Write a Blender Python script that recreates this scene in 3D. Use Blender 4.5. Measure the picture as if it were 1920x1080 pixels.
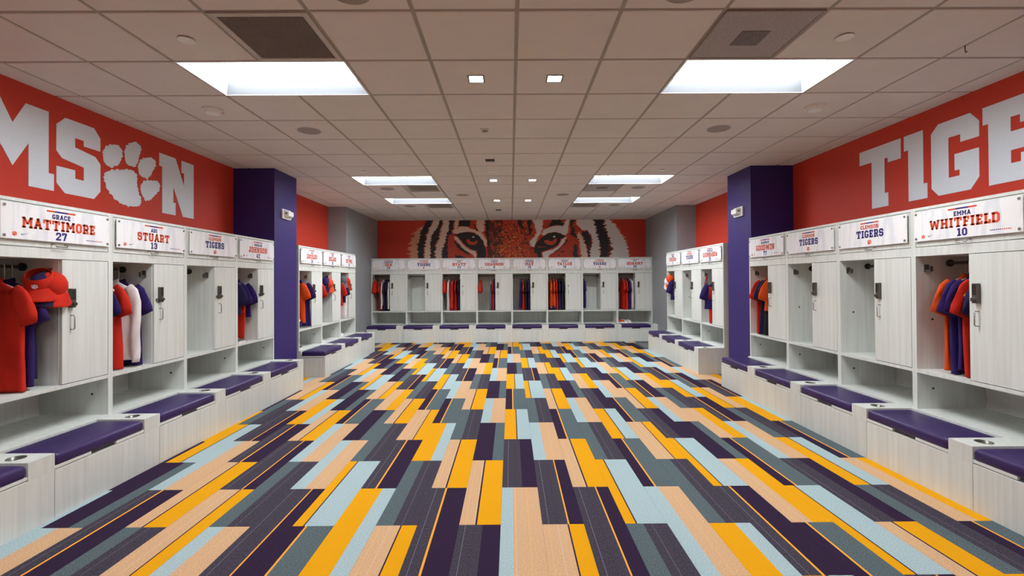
import bpy, bmesh, math, random
import numpy as np
from mathutils import Matrix, Vector

for o in list(bpy.data.objects):
    bpy.data.objects.remove(o)
scene = bpy.context.scene
COL = scene.collection
random.seed(7)
PI = math.pi

# ------------------------------------------------------------------ camera
CAM_H = 1.4639
cam_data = bpy.data.cameras.new('camera')
cam_data.sensor_width = 36.0
cam_data.sensor_fit = 'HORIZONTAL'
cam_data.lens = 869.98 / 1920 * 36
cam_data.shift_y = -20.7 / 1920
cam_data.clip_start = 0.02
cam = bpy.data.objects.new('camera', cam_data)
COL.objects.link(cam)
cam.location = (0, 0, CAM_H)
cam.rotation_euler = (Matrix.Rotation(-0.0032, 3, 'Z') @ Matrix.Rotation(PI / 2 + 0.008, 3, 'X') @ Matrix.Rotation(-0.0061, 3, 'Z')).to_euler()
scene.camera = cam

# ------------------------------------------------------------------ world, exposure
world = bpy.data.worlds.new('world')
scene.world = world
world.use_nodes = True
world.node_tree.nodes['Background'].inputs[0].default_value = (0.5, 0.5, 0.52, 1)
world.node_tree.nodes['Background'].inputs[1].default_value = 0.05
vs = scene.view_settings
vs.view_transform = 'Standard'
vs.look = 'None'
vs.exposure = 0.0
vs.gamma = 1.0
vs.use_curve_mapping = False
LENS_STRENGTH = 33.0      # recessed ceiling troffers
DOWN_STRENGTH = 60.0     # small square downlights

# ------------------------------------------------------------------ helpers
def lin(r, g, b):
    f = lambda c: (c / 255 / 12.92) if c / 255 <= 0.04045 else ((c / 255 + 0.055) / 1.055) ** 2.4
    return (f(r), f(g), f(b), 1.0)

MATS = {}
def mat(name, col, rough=0.6, metal=0.0, spec=0.5, var=0.0, scale=(8, 8, 8), coords='Object', bump=0.0,
        col2=None, detail=3.0, emit=0.0, rand=False, distort=0.0, bscale=None, sharp=None):
    """procedural material: noise between two tones, optional bump"""
    if name in MATS:
        return MATS[name]
    m = bpy.data.materials.new(name)
    m.use_nodes = True
    nt = m.node_tree
    b = nt.nodes['Principled BSDF']
    b.inputs['Base Color'].default_value = col
    b.inputs['Roughness'].default_value = rough
    b.inputs['Metallic'].default_value = metal
    b.inputs['Specular IOR Level'].default_value = spec
    if emit:
        b.inputs['Emission Color'].default_value = col
        b.inputs['Emission Strength'].default_value = emit
    if var or bump or col2:
        tc = nt.nodes.new('ShaderNodeTexCoord')
        mp = nt.nodes.new('ShaderNodeMapping')
        mp.inputs['Scale'].default_value = scale
        if coords == 'World':
            geo = nt.nodes.new('ShaderNodeNewGeometry')
            nt.links.new(geo.outputs['Position'], mp.inputs['Vector'])
        else:
            nt.links.new(tc.outputs[coords], mp.inputs['Vector'])
        if rand:
            oi = nt.nodes.new('ShaderNodeObjectInfo')
            mul = nt.nodes.new('ShaderNodeMath'); mul.operation = 'MULTIPLY'; mul.inputs[1].default_value = 37.0
            nt.links.new(oi.outputs['Random'], mul.inputs[0])
            nt.links.new(mul.outputs[0], mp.inputs['Location'])
        nz = nt.nodes.new('ShaderNodeTexNoise')
        nz.inputs['Scale'].default_value = 1.0
        nz.inputs['Detail'].default_value = detail
        nz.inputs['Distortion'].default_value = distort
        nt.links.new(mp.outputs[0], nz.inputs['Vector'])
        if var or col2:
            rp = nt.nodes.new('ShaderNodeValToRGB')
            lo, hi = sharp if sharp else (0.3, 0.7)
            rp.color_ramp.elements[0].position = lo
            rp.color_ramp.elements[1].position = hi
            c2 = col2 if col2 else tuple(max(0, c * (1 - var)) for c in col[:3]) + (1,)
            c1 = col if col2 else tuple(min(1, c * (1 + var)) for c in col[:3]) + (1,)
            rp.color_ramp.elements[0].color = c2
            rp.color_ramp.elements[1].color = c1
            nt.links.new(nz.outputs['Fac'], rp.inputs['Fac'])
            nt.links.new(rp.outputs[0], b.inputs['Base Color'])
        if bump:
            bp = nt.nodes.new('ShaderNodeBump')
            bp.inputs['Strength'].default_value = bump
            bp.inputs['Distance'].default_value = 0.004
            nt.links.new(nz.outputs['Fac'], bp.inputs['Height'])
            nt.links.new(bp.outputs[0], b.inputs['Normal'])
    MATS[name] = m
    return m

RED = lin(206, 58, 38)
PURPLE = lin(47, 29, 105)
M_RED = mat('orange_red_paint', RED, 0.55, var=0.03, scale=(60, 60, 60), coords='World', bump=0.12)
M_PURPLE = mat('purple_paint', PURPLE, 0.5, var=0.03, scale=(60, 60, 60), coords='World', bump=0.1)
M_GREY = mat('grey_paint', lin(146, 151, 156), 0.55, var=0.03, scale=(60, 60, 60), coords='World', bump=0.1)
M_WHITEWALL = mat('white_paint', lin(225, 224, 220), 0.6, var=0.02, scale=(40, 40, 40), coords='World', bump=0.05)
M_LETTER = mat('white_vinyl', lin(232, 242, 252), 0.5, var=0.01, scale=(20, 20, 20))
M_WOOD = mat('whitewashed_wood', lin(224, 228, 224), 0.45, scale=(34, 34, 1.1), col2=lin(208, 212, 207), detail=6, rand=True, distort=0.3, sharp=(0.25, 0.65))
M_WOOD_EDGE = mat('white_edge_band', lin(228, 231, 228), 0.45, var=0.02, scale=(20, 20, 2))
M_CUSHION = mat('purple_vinyl', lin(48, 28, 89), 0.38, var=0.06, scale=(5, 5, 5), bump=0.05, rand=True)
M_TILE = mat('ceiling_tile_white', lin(216, 211, 209), 0.85, var=0.02, scale=(5, 5, 5), rand=True, bump=0.03)
M_TBAR = mat('ceiling_grid_white', lin(158, 150, 144), 0.6, var=0.02, scale=(4, 4, 4))
M_STEEL = mat('brushed_steel', lin(178, 178, 176), 0.25, metal=0.9, var=0.05, scale=(30, 30, 3))
M_DARKSTEEL = mat('dark_steel', lin(110, 108, 102), 0.35, metal=0.7, var=0.05, scale=(30, 30, 3))
M_BLACK = mat('black_plastic', lin(52, 50, 47), 0.45, var=0.05, scale=(30, 30, 30))
M_LOCK = mat('lock_housing', lin(92, 88, 80), 0.4, metal=0.4, var=0.04, scale=(30, 30, 30))
M_KEY = mat('lock_button', lin(48, 46, 43), 0.4, metal=0.5, var=0.03, scale=(30, 30, 30))
M_WHITEPL = mat('white_plastic', lin(232, 232, 230), 0.4, var=0.01, scale=(20, 20, 20))
M_ORANGE_P = mat('orange_print', lin(219, 78, 40), 0.5, var=0.02, scale=(40, 40, 40))
M_PURPLE_P = mat('purple_print', lin(55, 38, 120), 0.5, var=0.02, scale=(40, 40, 40))
M_GREYGRILLE = mat('grey_grille', lin(150, 142, 138), 0.6, var=0.04, scale=(30, 30, 30))
M_DARKHOLE = mat('dark_recess', lin(74, 66, 63), 0.8, var=0.05, scale=(30, 30, 30))
M_SLAB = mat('concrete_slab', lin(120, 115, 110), 0.9, var=0.05, scale=(4, 4, 4))
M_LENS = mat('lit_lens', (0.95, 0.985, 1, 1), 0.5, emit=LENS_STRENGTH)
M_DOWN = mat('lit_downlight', (1, 1, 1, 1), 0.5, emit=DOWN_STRENGTH)
M_WING = mat('shade_painted_wing', lin(76, 78, 82), 0.5, var=0.02, scale=(10, 10, 10))  # grey darkened beyond the metal's own tone, painting shade into the fixture sides
M_REFL = mat('white_reflector', lin(238, 240, 242), 0.5, var=0.01, scale=(10, 10, 10))

def plate_material():
    m = bpy.data.materials.new('printed_plate')
    m.use_nodes = True
    nt = m.node_tree
    b = nt.nodes['Principled BSDF']
    b.inputs['Roughness'].default_value = 0.3
    tc = nt.nodes.new('ShaderNodeTexCoord')
    mp = nt.nodes.new('ShaderNodeMapping')
    mp.inputs['Rotation'].default_value = (0, 0.35, 0)
    mp.inputs['Scale'].default_value = (7.0, 1, 1.8)
    nt.links.new(tc.outputs['Object'], mp.inputs['Vector'])
    nz = nt.nodes.new('ShaderNodeTexNoise')
    nz.inputs['Scale'].default_value = 1.6
    nz.inputs['Detail'].default_value = 2.0
    nz.inputs['Distortion'].default_value = 0.8
    nt.links.new(mp.outputs[0], nz.inputs['Vector'])
    rp = nt.nodes.new('ShaderNodeValToRGB')
    rp.color_ramp.elements[0].position = 0.50
    rp.color_ramp.elements[1].position = 0.62
    rp.color_ramp.elements[0].color = lin(243, 243, 246)
    rp.color_ramp.elements[1].color = lin(229, 231, 238)
    nt.links.new(nz.outputs['Fac'], rp.inputs['Fac'])
    nt.links.new(rp.outputs[0], b.inputs['Base Color'])
    return m
M_PLATE = plate_material()

class MB:
    """collects boxes, prisms, tubes, lofts; build() links them as one mesh object"""
    def __init__(self, off=(0, 0, 0)):
        self.v = []; self.f = []; self.m = []; self.off = off
    def add(self, verts, faces, mi=0):
        n = len(self.v); ox, oy, oz = self.off
        self.v += [(x + ox, y + oy, z + oz) for x, y, z in verts]
        self.f += [tuple(i + n for i in f) for f in faces]
        self.m += [mi] * len(faces)
        return self
    def box(self, x0, x1, y0, y1, z0, z1, mi=0, skip=''):
        vs_ = [(x0, y0, z0), (x1, y0, z0), (x1, y1, z0), (x0, y1, z0), (x0, y0, z1), (x1, y0, z1), (x1, y1, z1), (x0, y1, z1)]
        fs = {'b': (0, 3, 2, 1), 't': (4, 5, 6, 7), 'f': (0, 1, 5, 4), 'r': (1, 2, 6, 5), 'k': (2, 3, 7, 6), 'l': (3, 0, 4, 7)}
        return self.add(vs_, [f for k, f in fs.items() if k not in skip], mi)
    def prism(self, pts, a0, a1, axis='y', mi=0):
        """pts 2D polygon; axis = extrusion axis (y: pts are x,z ; x: pts are y,z ; z: pts are x,y)"""
        area = sum(pts[i][0] * pts[(i + 1) % len(pts)][1] - pts[(i + 1) % len(pts)][0] * pts[i][1] for i in range(len(pts)))
        if area < 0: pts = pts[::-1]
        n = len(pts)
        def P(p, a):
            return (p[0], a, p[1]) if axis == 'y' else ((a, p[0], p[1]) if axis == 'x' else (p[0], p[1], a))
        vv = [P(p, a0) for p in pts] + [P(p, a1) for p in pts]
        flip = axis in 'xz'
        f = []
        a = tuple(range(n)); bb = tuple(range(n, 2 * n))
        f.append(a[::-1] if flip else a); f.append(bb if flip else bb[::-1])
        for i in range(n):
            j = (i + 1) % n
            q = (i, j, n + j, n + i)
            f.append(q if flip else q[::-1])
        return self.add(vv, f, mi)
    def loft(self, rings, cap=True, mi=0, closed=True):
        n = len(rings[0]); vv = [p for r in rings for p in r]; f = []
        for k in range(len(rings) - 1):
            for i in range(n if closed else n - 1):
                j = (i + 1) % n
                f.append((k * n + i, k * n + j, (k + 1) * n + j, (k + 1) * n + i))
        if cap:
            f.append(tuple(range(n))[::-1]); f.append(tuple(range((len(rings) - 1) * n, len(rings) * n)))
        return self.add(vv, f, mi)
    def cyl(self, c0, c1, r0, r1=None, n=16, cap=True, mi=0):
        r1 = r0 if r1 is None else r1
        a = Vector(c0); b = Vector(c1); d = (b - a).normalized()
        u = d.orthogonal().normalized(); w = d.cross(u)
        rings = []
        for c, r in ((a, r0), (b, r1)):
            rings.append([tuple(c + (u * math.cos(2 * PI * i / n) + w * math.sin(2 * PI * i / n)) * r) for i in range(n)])
        return self.loft(rings, cap, mi)
    def tube(self, pts, r, n=6, mi=0, closed=False):
        pts = [Vector(p) for p in pts]; rings = []; prev = None
        N = len(pts)
        for i, p in enumerate(pts):
            if closed: d = (pts[(i + 1) % N] - pts[i - 1]).normalized()
            else: d = (pts[min(i + 1, N - 1)] - pts[max(i - 1, 0)]).normalized()
            u = d.orthogonal().normalized() if prev is None else (prev - d * prev.dot(d)).normalized()
            prev = u; w = d.cross(u)
            rr = r[i] if isinstance(r, (list, tuple)) else r
            rings.append([tuple(p + (u * math.cos(2 * PI * k / n) + w * math.sin(2 * PI * k / n)) * rr) for k in range(n)])
        if closed: rings.append(rings[0])
        return self.loft(rings, not closed, mi)
    def mesh(self, name, mats, smooth=False):
        me = bpy.data.meshes.new(name)
        me.from_pydata(self.v, [], self.f)
        for mm in (mats if isinstance(mats, (list, tuple)) else [mats]):
            me.materials.append(mm)
        if len(set(self.m)) > 1:
            me.polygons.foreach_set('material_index', self.m)
        if smooth:
            me.polygons.foreach_set('use_smooth', [True] * len(me.polygons))
        me.update()
        return me
    def build(self, name, mats, parent=None, loc=None, smooth=False, rot=None):
        return put(name, self.mesh(name, mats, smooth), parent, loc, rot)

def put(name, me, parent=None, loc=None, rot=None):
    o = bpy.data.objects.new(name, me)
    COL.objects.link(o)
    if parent is not None: o.parent = parent
    if loc is not None: o.location = loc
    if rot is not None: o.rotation_euler = rot
    return o

def tag(o, label=None, cat=None, group=None, kind=None):
    if label: o['label'] = label
    if cat: o['category'] = cat
    if group: o['group'] = group
    if kind: o['kind'] = kind
    return o

def empty(name, loc=(0, 0, 0), rz=0.0):
    o = bpy.data.objects.new(name, None)
    o.empty_display_size = 0.1
    COL.objects.link(o)
    o.location = loc; o.rotation_euler = (0, 0, rz)
    return o

def bevel_mesh(me, w, seg=2, angle=0.6):
    bm = bmesh.new(); bm.from_mesh(me)
    es = [e for e in bm.edges if len(e.link_faces) == 2 and e.calc_face_angle(0) > angle]
    bmesh.ops.bevel(bm, geom=es, offset=w, segments=seg, profile=0.5, affect='EDGES')
    bm.to_mesh(me); bm.free()
    return me

# value noise (numpy)
def _h(i, j, s):
    n = (i * 374761393 + j * 668265263 + s * 1442695041).astype(np.int64) & 0x7fffffff
    n = (n ^ (n >> 13)) * 1274126177 & 0x7fffffff
    return ((n ^ (n >> 16)) & 0xffff) / 65535.0
def vnoise(x, y, s=0):
    x = np.asarray(x, float); y = np.asarray(y, float)
    i = np.floor(x).astype(np.int64); j = np.floor(y).astype(np.int64)
    fx = x - i; fy = y - j
    fx = fx * fx * (3 - 2 * fx); fy = fy * fy * (3 - 2 * fy)
    a = _h(i, j, s); b = _h(i + 1, j, s); c = _h(i, j + 1, s); d = _h(i + 1, j + 1, s)
    return (a * (1 - fx) + b * fx) * (1 - fy) + (c * (1 - fx) + d * fx) * fy

# ------------------------------------------------------------------ room constants (metres)
XL, XR = -3.82, 3.92          # side walls
YB, YF = 12.03, -3.3          # mural wall, wall behind the camera
CZ = 3.038                    # underside of ceiling tiles
T = 0.6096                    # ceiling module
CX0, CY0 = 0.0472, 2.689      # grid origin
P = 0.868                     # locker pitch
BENCH_Z = 0.405
gx = lambda c: CX0 + c * T
gy = lambda r: CY0 + r * T

# ------------------------------------------------------------------ walls and pillars
def struct(name, mb, m, parent=None):
    o = mb.build(name, m, parent)
    if parent is None: o['kind'] = 'structure'
    return o

wall_left = struct('wall_left', MB().box(XL - 0.15, XL, YF - 0.15, YB + 0.15, -0.2, 3.4), M_RED)
wall_right = struct('wall_right', MB().box(XR, XR + 0.15, YF - 0.15, YB + 0.15, -0.2, 3.4), M_RED)
wall_back = struct('wall_back', MB().box(XL, XR, YB, YB + 0.15, -0.2, 3.4), M_RED)
wall_front = struct('wall_front', MB().box(XL, XR, YF - 0.15, YF, -0.2, 3.4), M_WHITEWALL)
struct('wall_pillar_left', MB().box(XL, -3.255, 6.41, 7.07, 0, 3.2), M_PURPLE)
struct('wall_pillar_right', MB().box(3.33, XR, 6.40, 7.08, 0, 3.2), M_PURPLE)
struct('wall_corner_left', MB().box(XL, -3.445, 9.74, YB, 0, 3.2), M_GREY)
struct('wall_corner_right', MB().box(3.51, XR, 9.775, YB, 0, 3.2), M_GREY)

# ------------------------------------------------------------------ painted wall lettering
LET = {
 'M': [(3.565, 2.705), (3.662, 2.887), (3.844, 2.887), (3.844, 2.378), (3.889, 2.378), (3.889, 2.238), (3.684, 2.238), (3.684, 2.579), (3.565, 2.373)],
 'S': [(3.988, 2.887), (4.262, 2.887), (4.328, 2.81), (4.328, 2.69), (4.162, 2.69), (4.162, 2.74), (4.077, 2.74), (4.077, 2.658), (4.275, 2.626), (4.329, 2.57), (4.329, 2.316), (4.263, 2.237), (3.985, 2.237), (3.911, 2.312), (3.911, 2.456), (4.079, 2.456), (4.079, 2.382), (4.162, 2.382), (4.162, 2.5), (3.96, 2.533), (3.91, 2.587), (3.91, 2.808)],
 'N': [(5.056, 2.882), (5.3, 2.882), (5.44, 2.589), (5.44, 2.741), (5.397, 2.741), (5.397, 2.881), (5.602, 2.881), (5.602, 2.232), (5.419, 2.232), (5.264, 2.556), (5.264, 2.372), (5.3, 2.372), (5.3, 2.232), (5.098, 2.232), (5.098, 2.741), (5.056, 2.741)],
}
M_half = LET['M']
LET['M'] = M_half + [(2 * 3.565 - y, z) for y, z in M_half[1:-1][::-1]]
PAW = [
 [(4.348, 2.671), (4.366, 2.723), (4.402, 2.765), (4.467, 2.804), (4.524, 2.809), (4.564, 2.787), (4.578, 2.754), (4.564, 2.68), (4.544, 2.625), (4.505, 2.595), (4.439, 2.571), (4.402, 2.578), (4.366, 2.612)],
 [(4.593, 2.746), (4.608, 2.792), (4.633, 2.841), (4.685, 2.886), (4.737, 2.906), (4.78, 2.892), (4.809, 2.871), (4.801, 2.82), (4.774, 2.726), (4.758, 2.671), (4.695, 2.638), (4.644, 2.642), (4.608, 2.675)],
 [(4.764, 2.637), (4.774, 2.692), (4.812, 2.745), (4.868, 2.782), (4.936, 2.797), (4.994, 2.793), (5.008, 2.751), (4.994, 2.702), (4.959, 2.64), (4.924, 2.583), (4.879, 2.559), (4.823, 2.564), (4.78, 2.589)],
 [(4.798, 2.446), (4.812, 2.492), (4.857, 2.532), (4.924, 2.556), (5.018, 2.567), (5.06, 2.553), (5.066, 2.499), (5.03, 2.438), (4.971, 2.372), (4.902, 2.323), (4.857, 2.33), (4.818, 2.38)],
 [(4.366, 2.486), (4.403, 2.526), (4.496, 2.563), (4.574, 2.583), (4.674, 2.612), (4.716, 2.596), (4.758, 2.567), (4.758, 2.481), (4.775, 2.398), (4.796, 2.35), (4.813, 2.318), (4.791, 2.262), (4.727, 2.231), (4.614, 2.227), (4.535, 2.25), (4.449, 2.299), (4.403, 2.359), (4.375, 2.417)]]

def smooth_poly(pts, it=2):
    for _ in range(it):
        q = []
        for i in range(len(pts)):
            a, b = pts[i], pts[(i + 1) % len(pts)]
            q += [(a[0] * .75 + b[0] * .25, a[1] * .75 + b[1] * .25), (a[0] * .25 + b[0] * .75, a[1] * .25 + b[1] * .75)]
        pts = q
    return pts
def furry(pts, amp, step):
    """outline with small jagged fur teeth"""
    pts = smooth_poly(pts, 2)
    out = []; rng = random.Random(3)
    for i in range(len(pts)):
        a, b = pts[i], pts[(i + 1) % len(pts)]
        d = math.hypot(b[0] - a[0], b[1] - a[1]); k = max(1, int(d / step))
        nx, ny = (b[1] - a[1]) / max(d, 1e-6), -(b[0] - a[0]) / max(d, 1e-6)
        for j in range(k):
            t = j / k; e = rng.uniform(-amp, amp)
            out.append((a[0] + (b[0] - a[0]) * t + nx * e, a[1] + (b[1] - a[1]) * t + ny * e))
    return out

def wall_letter(nm, pts, wall, x, sgn):
    o = MB().prism(pts, min(x, x + sgn * 0.004), max(x, x + sgn * 0.004), 'x').build(nm, M_LETTER, wall)
    return o
for ch in 'MSN':
    wall_letter('letter', LET[ch], wall_left, XL, 1)
for pp in PAW:
    wall_letter('paw_print', furry(pp, 0.010, 0.012), wall_left, XL, 1)
RL = {
 'T': [(5.173, 2.868), (4.627, 2.868), (4.627, 2.667), (4.787, 2.667), (4.787, 2.717), (4.832, 2.717), (4.832, 2.357), (4.787, 2.357), (4.787, 2.217), (5.002, 2.217), (5.002, 2.72), (5.173, 2.72)],
 'I': [(4.588, 2.868), (4.376, 2.868), (4.376, 2.36), (4.335, 2.36), (4.335, 2.217), (4.54, 2.217), (4.54, 2.722), (4.588, 2.722)],
 'G': [(4.219, 2.868), (3.924, 2.868), (3.85, 2.779), (3.85, 2.647), (4.011, 2.647), (4.011, 2.715), (4.122, 2.715), (4.122, 2.358), (4.021, 2.358), (4.021, 2.41), (4.066, 2.41), (4.066, 2.554), (3.852, 2.554), (3.852, 2.31), (3.926, 2.216), (4.222, 2.216), (4.291, 2.292), (4.291, 2.796)],
 'E': [(3.819, 2.867), (3.355, 2.867), (3.355, 2.657), (3.538, 2.657), (3.538, 2.72), (3.605, 2.72), (3.605, 2.606), (3.44, 2.606), (3.44, 2.46), (3.606, 2.46), (3.606, 2.358), (3.535, 2.358), (3.535, 2.425), (3.355, 2.425), (3.355, 2.216), (3.775, 2.216), (3.775, 2.723), (3.819, 2.723)],
 'R': [(3.30, 2.868), (2.92, 2.868), (2.85, 2.79), (2.85, 2.60), (2.91, 2.53), (2.83, 2.216), (3.0, 2.216), (3.075, 2.50), (3.10, 2.50), (3.10, 2.36), (3.06, 2.36), (3.06, 2.216), (3.26, 2.216), (3.26, 2.722), (3.30, 2.722)],
}
for ch in 'TIGER':
    wall_letter('letter', RL[ch], wall_right, XR, -1)

# ------------------------------------------------------------------ tiger eyes mural (flat print on the end wall)
def mural():
    R0 = 1920
    pal = dict(red=(196, 56, 38), org=(200, 66, 38), cream=(232, 205, 188), white=(232, 226, 222), blk=(38, 32, 38), brn=(96, 40, 32), fur=(226, 160, 122), iris=(206, 74, 42), hot=(240, 160, 70))
    polys = []
    A = lambda c, pts, off=0, soft=1.0: polys.append((c, [(x + off, y) for x, y in pts], soft))
    A('org', [(740, 0), (690, 120), (600, 190), (540, 280), (510, 330), (500, 420), (490, 500), (510, 700), (R0 + 1610, 700), (R0 + 1620, 490), (R0 + 1600, 430), (R0 + 1560, 340), (R0 + 1500, 230), (R0 + 1420, 130), (R0 + 1340, 0)], 0, 2.5)
    A('fur', [(700, 110), (600, 190), (540, 280), (505, 340), (495, 500), (500, 700), (640, 700), (620, 400), (690, 180)], 0, 3)
    A('blk', [(760, 0), (850, 30), (785, 150), (735, 280), (700, 420), (700, 700), (615, 700), (615, 400), (650, 250), (690, 150)])
    A('cream', [(850, 20), (940, 20), (870, 180), (810, 260), (782, 400), (792, 700), (705, 700), (715, 400), (742, 270), (790, 150)])
    A('blk', [(935, 20), (995, 20), (940, 170), (910, 280), (870, 400), (842, 500), (860, 700), (795, 700), (787, 400), (815, 250), (880, 170)])
    A('cream', [(990, 20), (1075, 20), (1040, 160), (1010, 280), (970, 400), (942, 500), (955, 700), (865, 700), (852, 500), (882, 400), (917, 290), (947, 170)])
    A('blk', [(1070, 20), (1135, 20), (1100, 150), (1085, 215), (1165, 245), (1040, 262), (1020, 400), (1030, 500), (1012, 700), (955, 700), (945, 500), (990, 380), (1015, 270), (1040, 170)])
    A('cream', [(1430, 10), (1545, 10), (1530, 130), (1520, 220), (1480, 240), (1450, 200), (1430, 130)])
    A('cream', [(1095, 210), (1130, 150), (1180, 150), (1280, 150), (1390, 190), (1440, 212), (1490, 215), (1530, 275), (1570, 340), (1575, 400), (1550, 428), (1535, 390), (1500, 320), (1450, 262), (1380, 222), (1280, 215), (1165, 245), (1100, 238)], 0, .7)
    A('cream', [(1130, 20), (1195, 20), (1165, 140), (1115, 200)], 0, 1)
    A('blk', [(1205, 10), (1315, 10), (1350, 130), (1270, 150), (1220, 138), (1168, 150)])
    A('blk', [(1375, 105), (1405, 120), (1452, 212), (1432, 206)], 0, .4)
    A('blk', [(1550, 10), (1600, 10), (1592, 200), (1612, 400), (1570, 430), (1577, 340), (1547, 230)], 0, .8)
    A('blk', [(1120, 262), (1200, 235), (1300, 220), (1400, 238), (1470, 282), (1520, 350), (1540, 430), (1560, 500), (1545, 700), (1430, 700), (1430, 560), (1440, 500), (1350, 460), (1270, 410), (1210, 340), (1170, 285)], 0, .4)
    A('iris', [(1285, 328), (1340, 318), (1445, 345), (1432, 385), (1380, 405), (1320, 390), (1293, 362)], 0, .2)
    A('blk', [(1330, 300), (1370, 290), (1410, 305), (1420, 350), (1370, 362), (1330, 345)], 0, .1)
    A('white', [(1366, 282), (1395, 284), (1398, 298), (1372, 298)], 0, .1)
    A('blk', [(1110, 325), (1170, 380), (1230, 450), (1310, 505), (1350, 540), (1280, 525), (1210, 478), (1150, 430)], 0, .5)
    A('cream', [(1118, 288), (1160, 290), (1200, 350), (1260, 420), (1330, 470), (1410, 486), (1424, 540), (1405, 580), (1370, 530), (1310, 500), (1230, 440), (1170, 370), (1128, 320)], 0, .5)
    A('blk', [(1130, 540), (1200, 550), (1290, 585), (1260, 700), (1120, 700)], 0, 1)
    # right half
    A('blk', [(60, 10), (110, 10), (165, 170), (140, 190), (80, 110)], R0, .8)
    A('blk', [(200, 10), (265, 10), (252, 180), (272, 290), (240, 240), (220, 130)], R0, .8)
    A('white', [(275, 10), (430, 10), (420, 170), (395, 230), (350, 290), (322, 370), (300, 432), (252, 412), (247, 350), (290, 300), (342, 240), (325, 160)], R0, .8)
    A('white', [(400, 255), (440, 190), (540, 150), (680, 132), (715, 140), (765, 10), (800, 10), (782, 150), (765, 230), (740, 270), (680, 240), (600, 220), (500, 232), (430, 272)], R0, .8)
    A('blk', [(570, 10), (650, 10), (680, 90), (722, 100), (712, 142), (620, 122), (540, 140), (465, 175), (520, 110)], R0)
    A('blk', [(742, 282), (660, 237), (580, 222), (480, 247), (400, 310), (340, 360), (310, 420), (298, 510), (340, 522), (375, 700), (412, 700), (400, 500), (480, 470), (560, 440), (640, 390), (690, 312)], R0, .4)
    A('iris', [(440, 338), (520, 328), (622, 308), (612, 360), (560, 402), (490, 396), (450, 370)], R0, .2)
    A('blk', [(500, 290), (560, 285), (600, 310), (560, 345), (510, 350)], R0, .1)
    A('white', [(566, 280), (592, 272), (598, 292), (574, 300)], R0, .1)
    A('red', [(360, 420), (480, 432), (360, 436)], R0, .2)
    A('blk', [(782, 315), (740, 340), (680, 430), (600, 490), (525, 520), (560, 532), (640, 480), (720, 402)], R0, .5)
    A('white', [(752, 288), (690, 320), (650, 400), (580, 460), (500, 480), (410, 510), (430, 580), (450, 700), (492, 700), (500, 540), (560, 510), (640, 450), (720, 360)], R0, .5)
    A('blk', [(620, 540), (660, 535), (640, 565)], R0, .5)
    A('blk', [(660, 500), (740, 470), (700, 510)], R0, .5)
    A('blk', [(790, 10), (880, 10), (842, 120), (872, 230), (905, 315), (860, 300), (800, 250), (820, 150)], R0)
    A('blk', [(862, 385), (900, 400), (902, 480), (925, 700), (828, 700), (842, 480)], R0)
    A('white', [(880, 10), (1115, 10), (1160, 170), (1200, 300), (1212, 450), (1225, 700), (1080, 700), (1080, 480), (1117, 370), (1092, 270), (1052, 205), (960, 190), (900, 120)], R0)
    A('cream', [(900, 225), (950, 250), (990, 350), (1030, 460), (1052, 700), (915, 700), (955, 560), (950, 420), (910, 300)], R0, 1.3)
    A('brn', [(955, 215), (1052, 207), (1092, 280), (1112, 370), (1080, 470), (1072, 600), (1052, 600), (1030, 440), (990, 330)], R0)
    A('blk', [(960, 215), (1040, 225), (1075, 300), (1085, 370), (1060, 430), (1030, 420), (990, 320)], R0, .8)
    A('brn', [(1115, 10), (1275, 10), (1305, 200), (1360, 330), (1400, 450), (1345, 700), (1225, 700), (1222, 430), (1192, 280), (1162, 160)], R0, 2)
    A('blk', [(1115, 10), (1250, 10), (1282, 200), (1332, 330), (1340, 450), (1305, 700), (1225, 700), (1224, 430), (1194, 280), (1164, 160)], R0)
    A('white', [(1265, 10), (1330, 10), (1420, 130), (1500, 230), (1560, 340), (1600, 430), (1612, 490), (1600, 700), (1345, 700), (1395, 450), (1355, 330), (1302, 200)], R0, 1.8)
    x0, x1, z0, z1 = -2.75, 3.25, 1.90, CZ
    nx, nz = 880, 166
    xs = np.linspace(x0, x1, nx); zs = np.linspace(z0, z1, nz)
    X, Z = np.meshgrid(xs, zs)
    cx = (X + 3.548) / 0.0018742
    cy = 60 + (3.05 - 0.041 * cx / 3840 - Z) / 0.001873
    fur1 = (vnoise(cx * .014, cy * .085 + cx * .012, 1) - .5) * 30 + (vnoise(cx * .03, cy * .17 + cx * .03, 5) - .5) * 16
    fur2 = (vnoise(cx * .05, cy * .02, 2) - .5) * 20
    img = np.zeros(X.shape + (3,)); img[:] = pal['red']
    img[:] = np.array(RED[:3])
    L3 = lambda c: np.array(lin(*pal[c])[:3])
    def inside(px, py, pts):
        r = np.zeros(px.shape, bool); n = len(pts)
        for i in range(n):
            xa, ya = pts[i]; xb, yb = pts[(i + 1) % n]
            if ya == yb: continue
            c = ((ya > py) != (yb > py)) & (px < (xb - xa) * (py - ya) / (yb - ya) + xa)
            r ^= c
        return r
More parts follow.
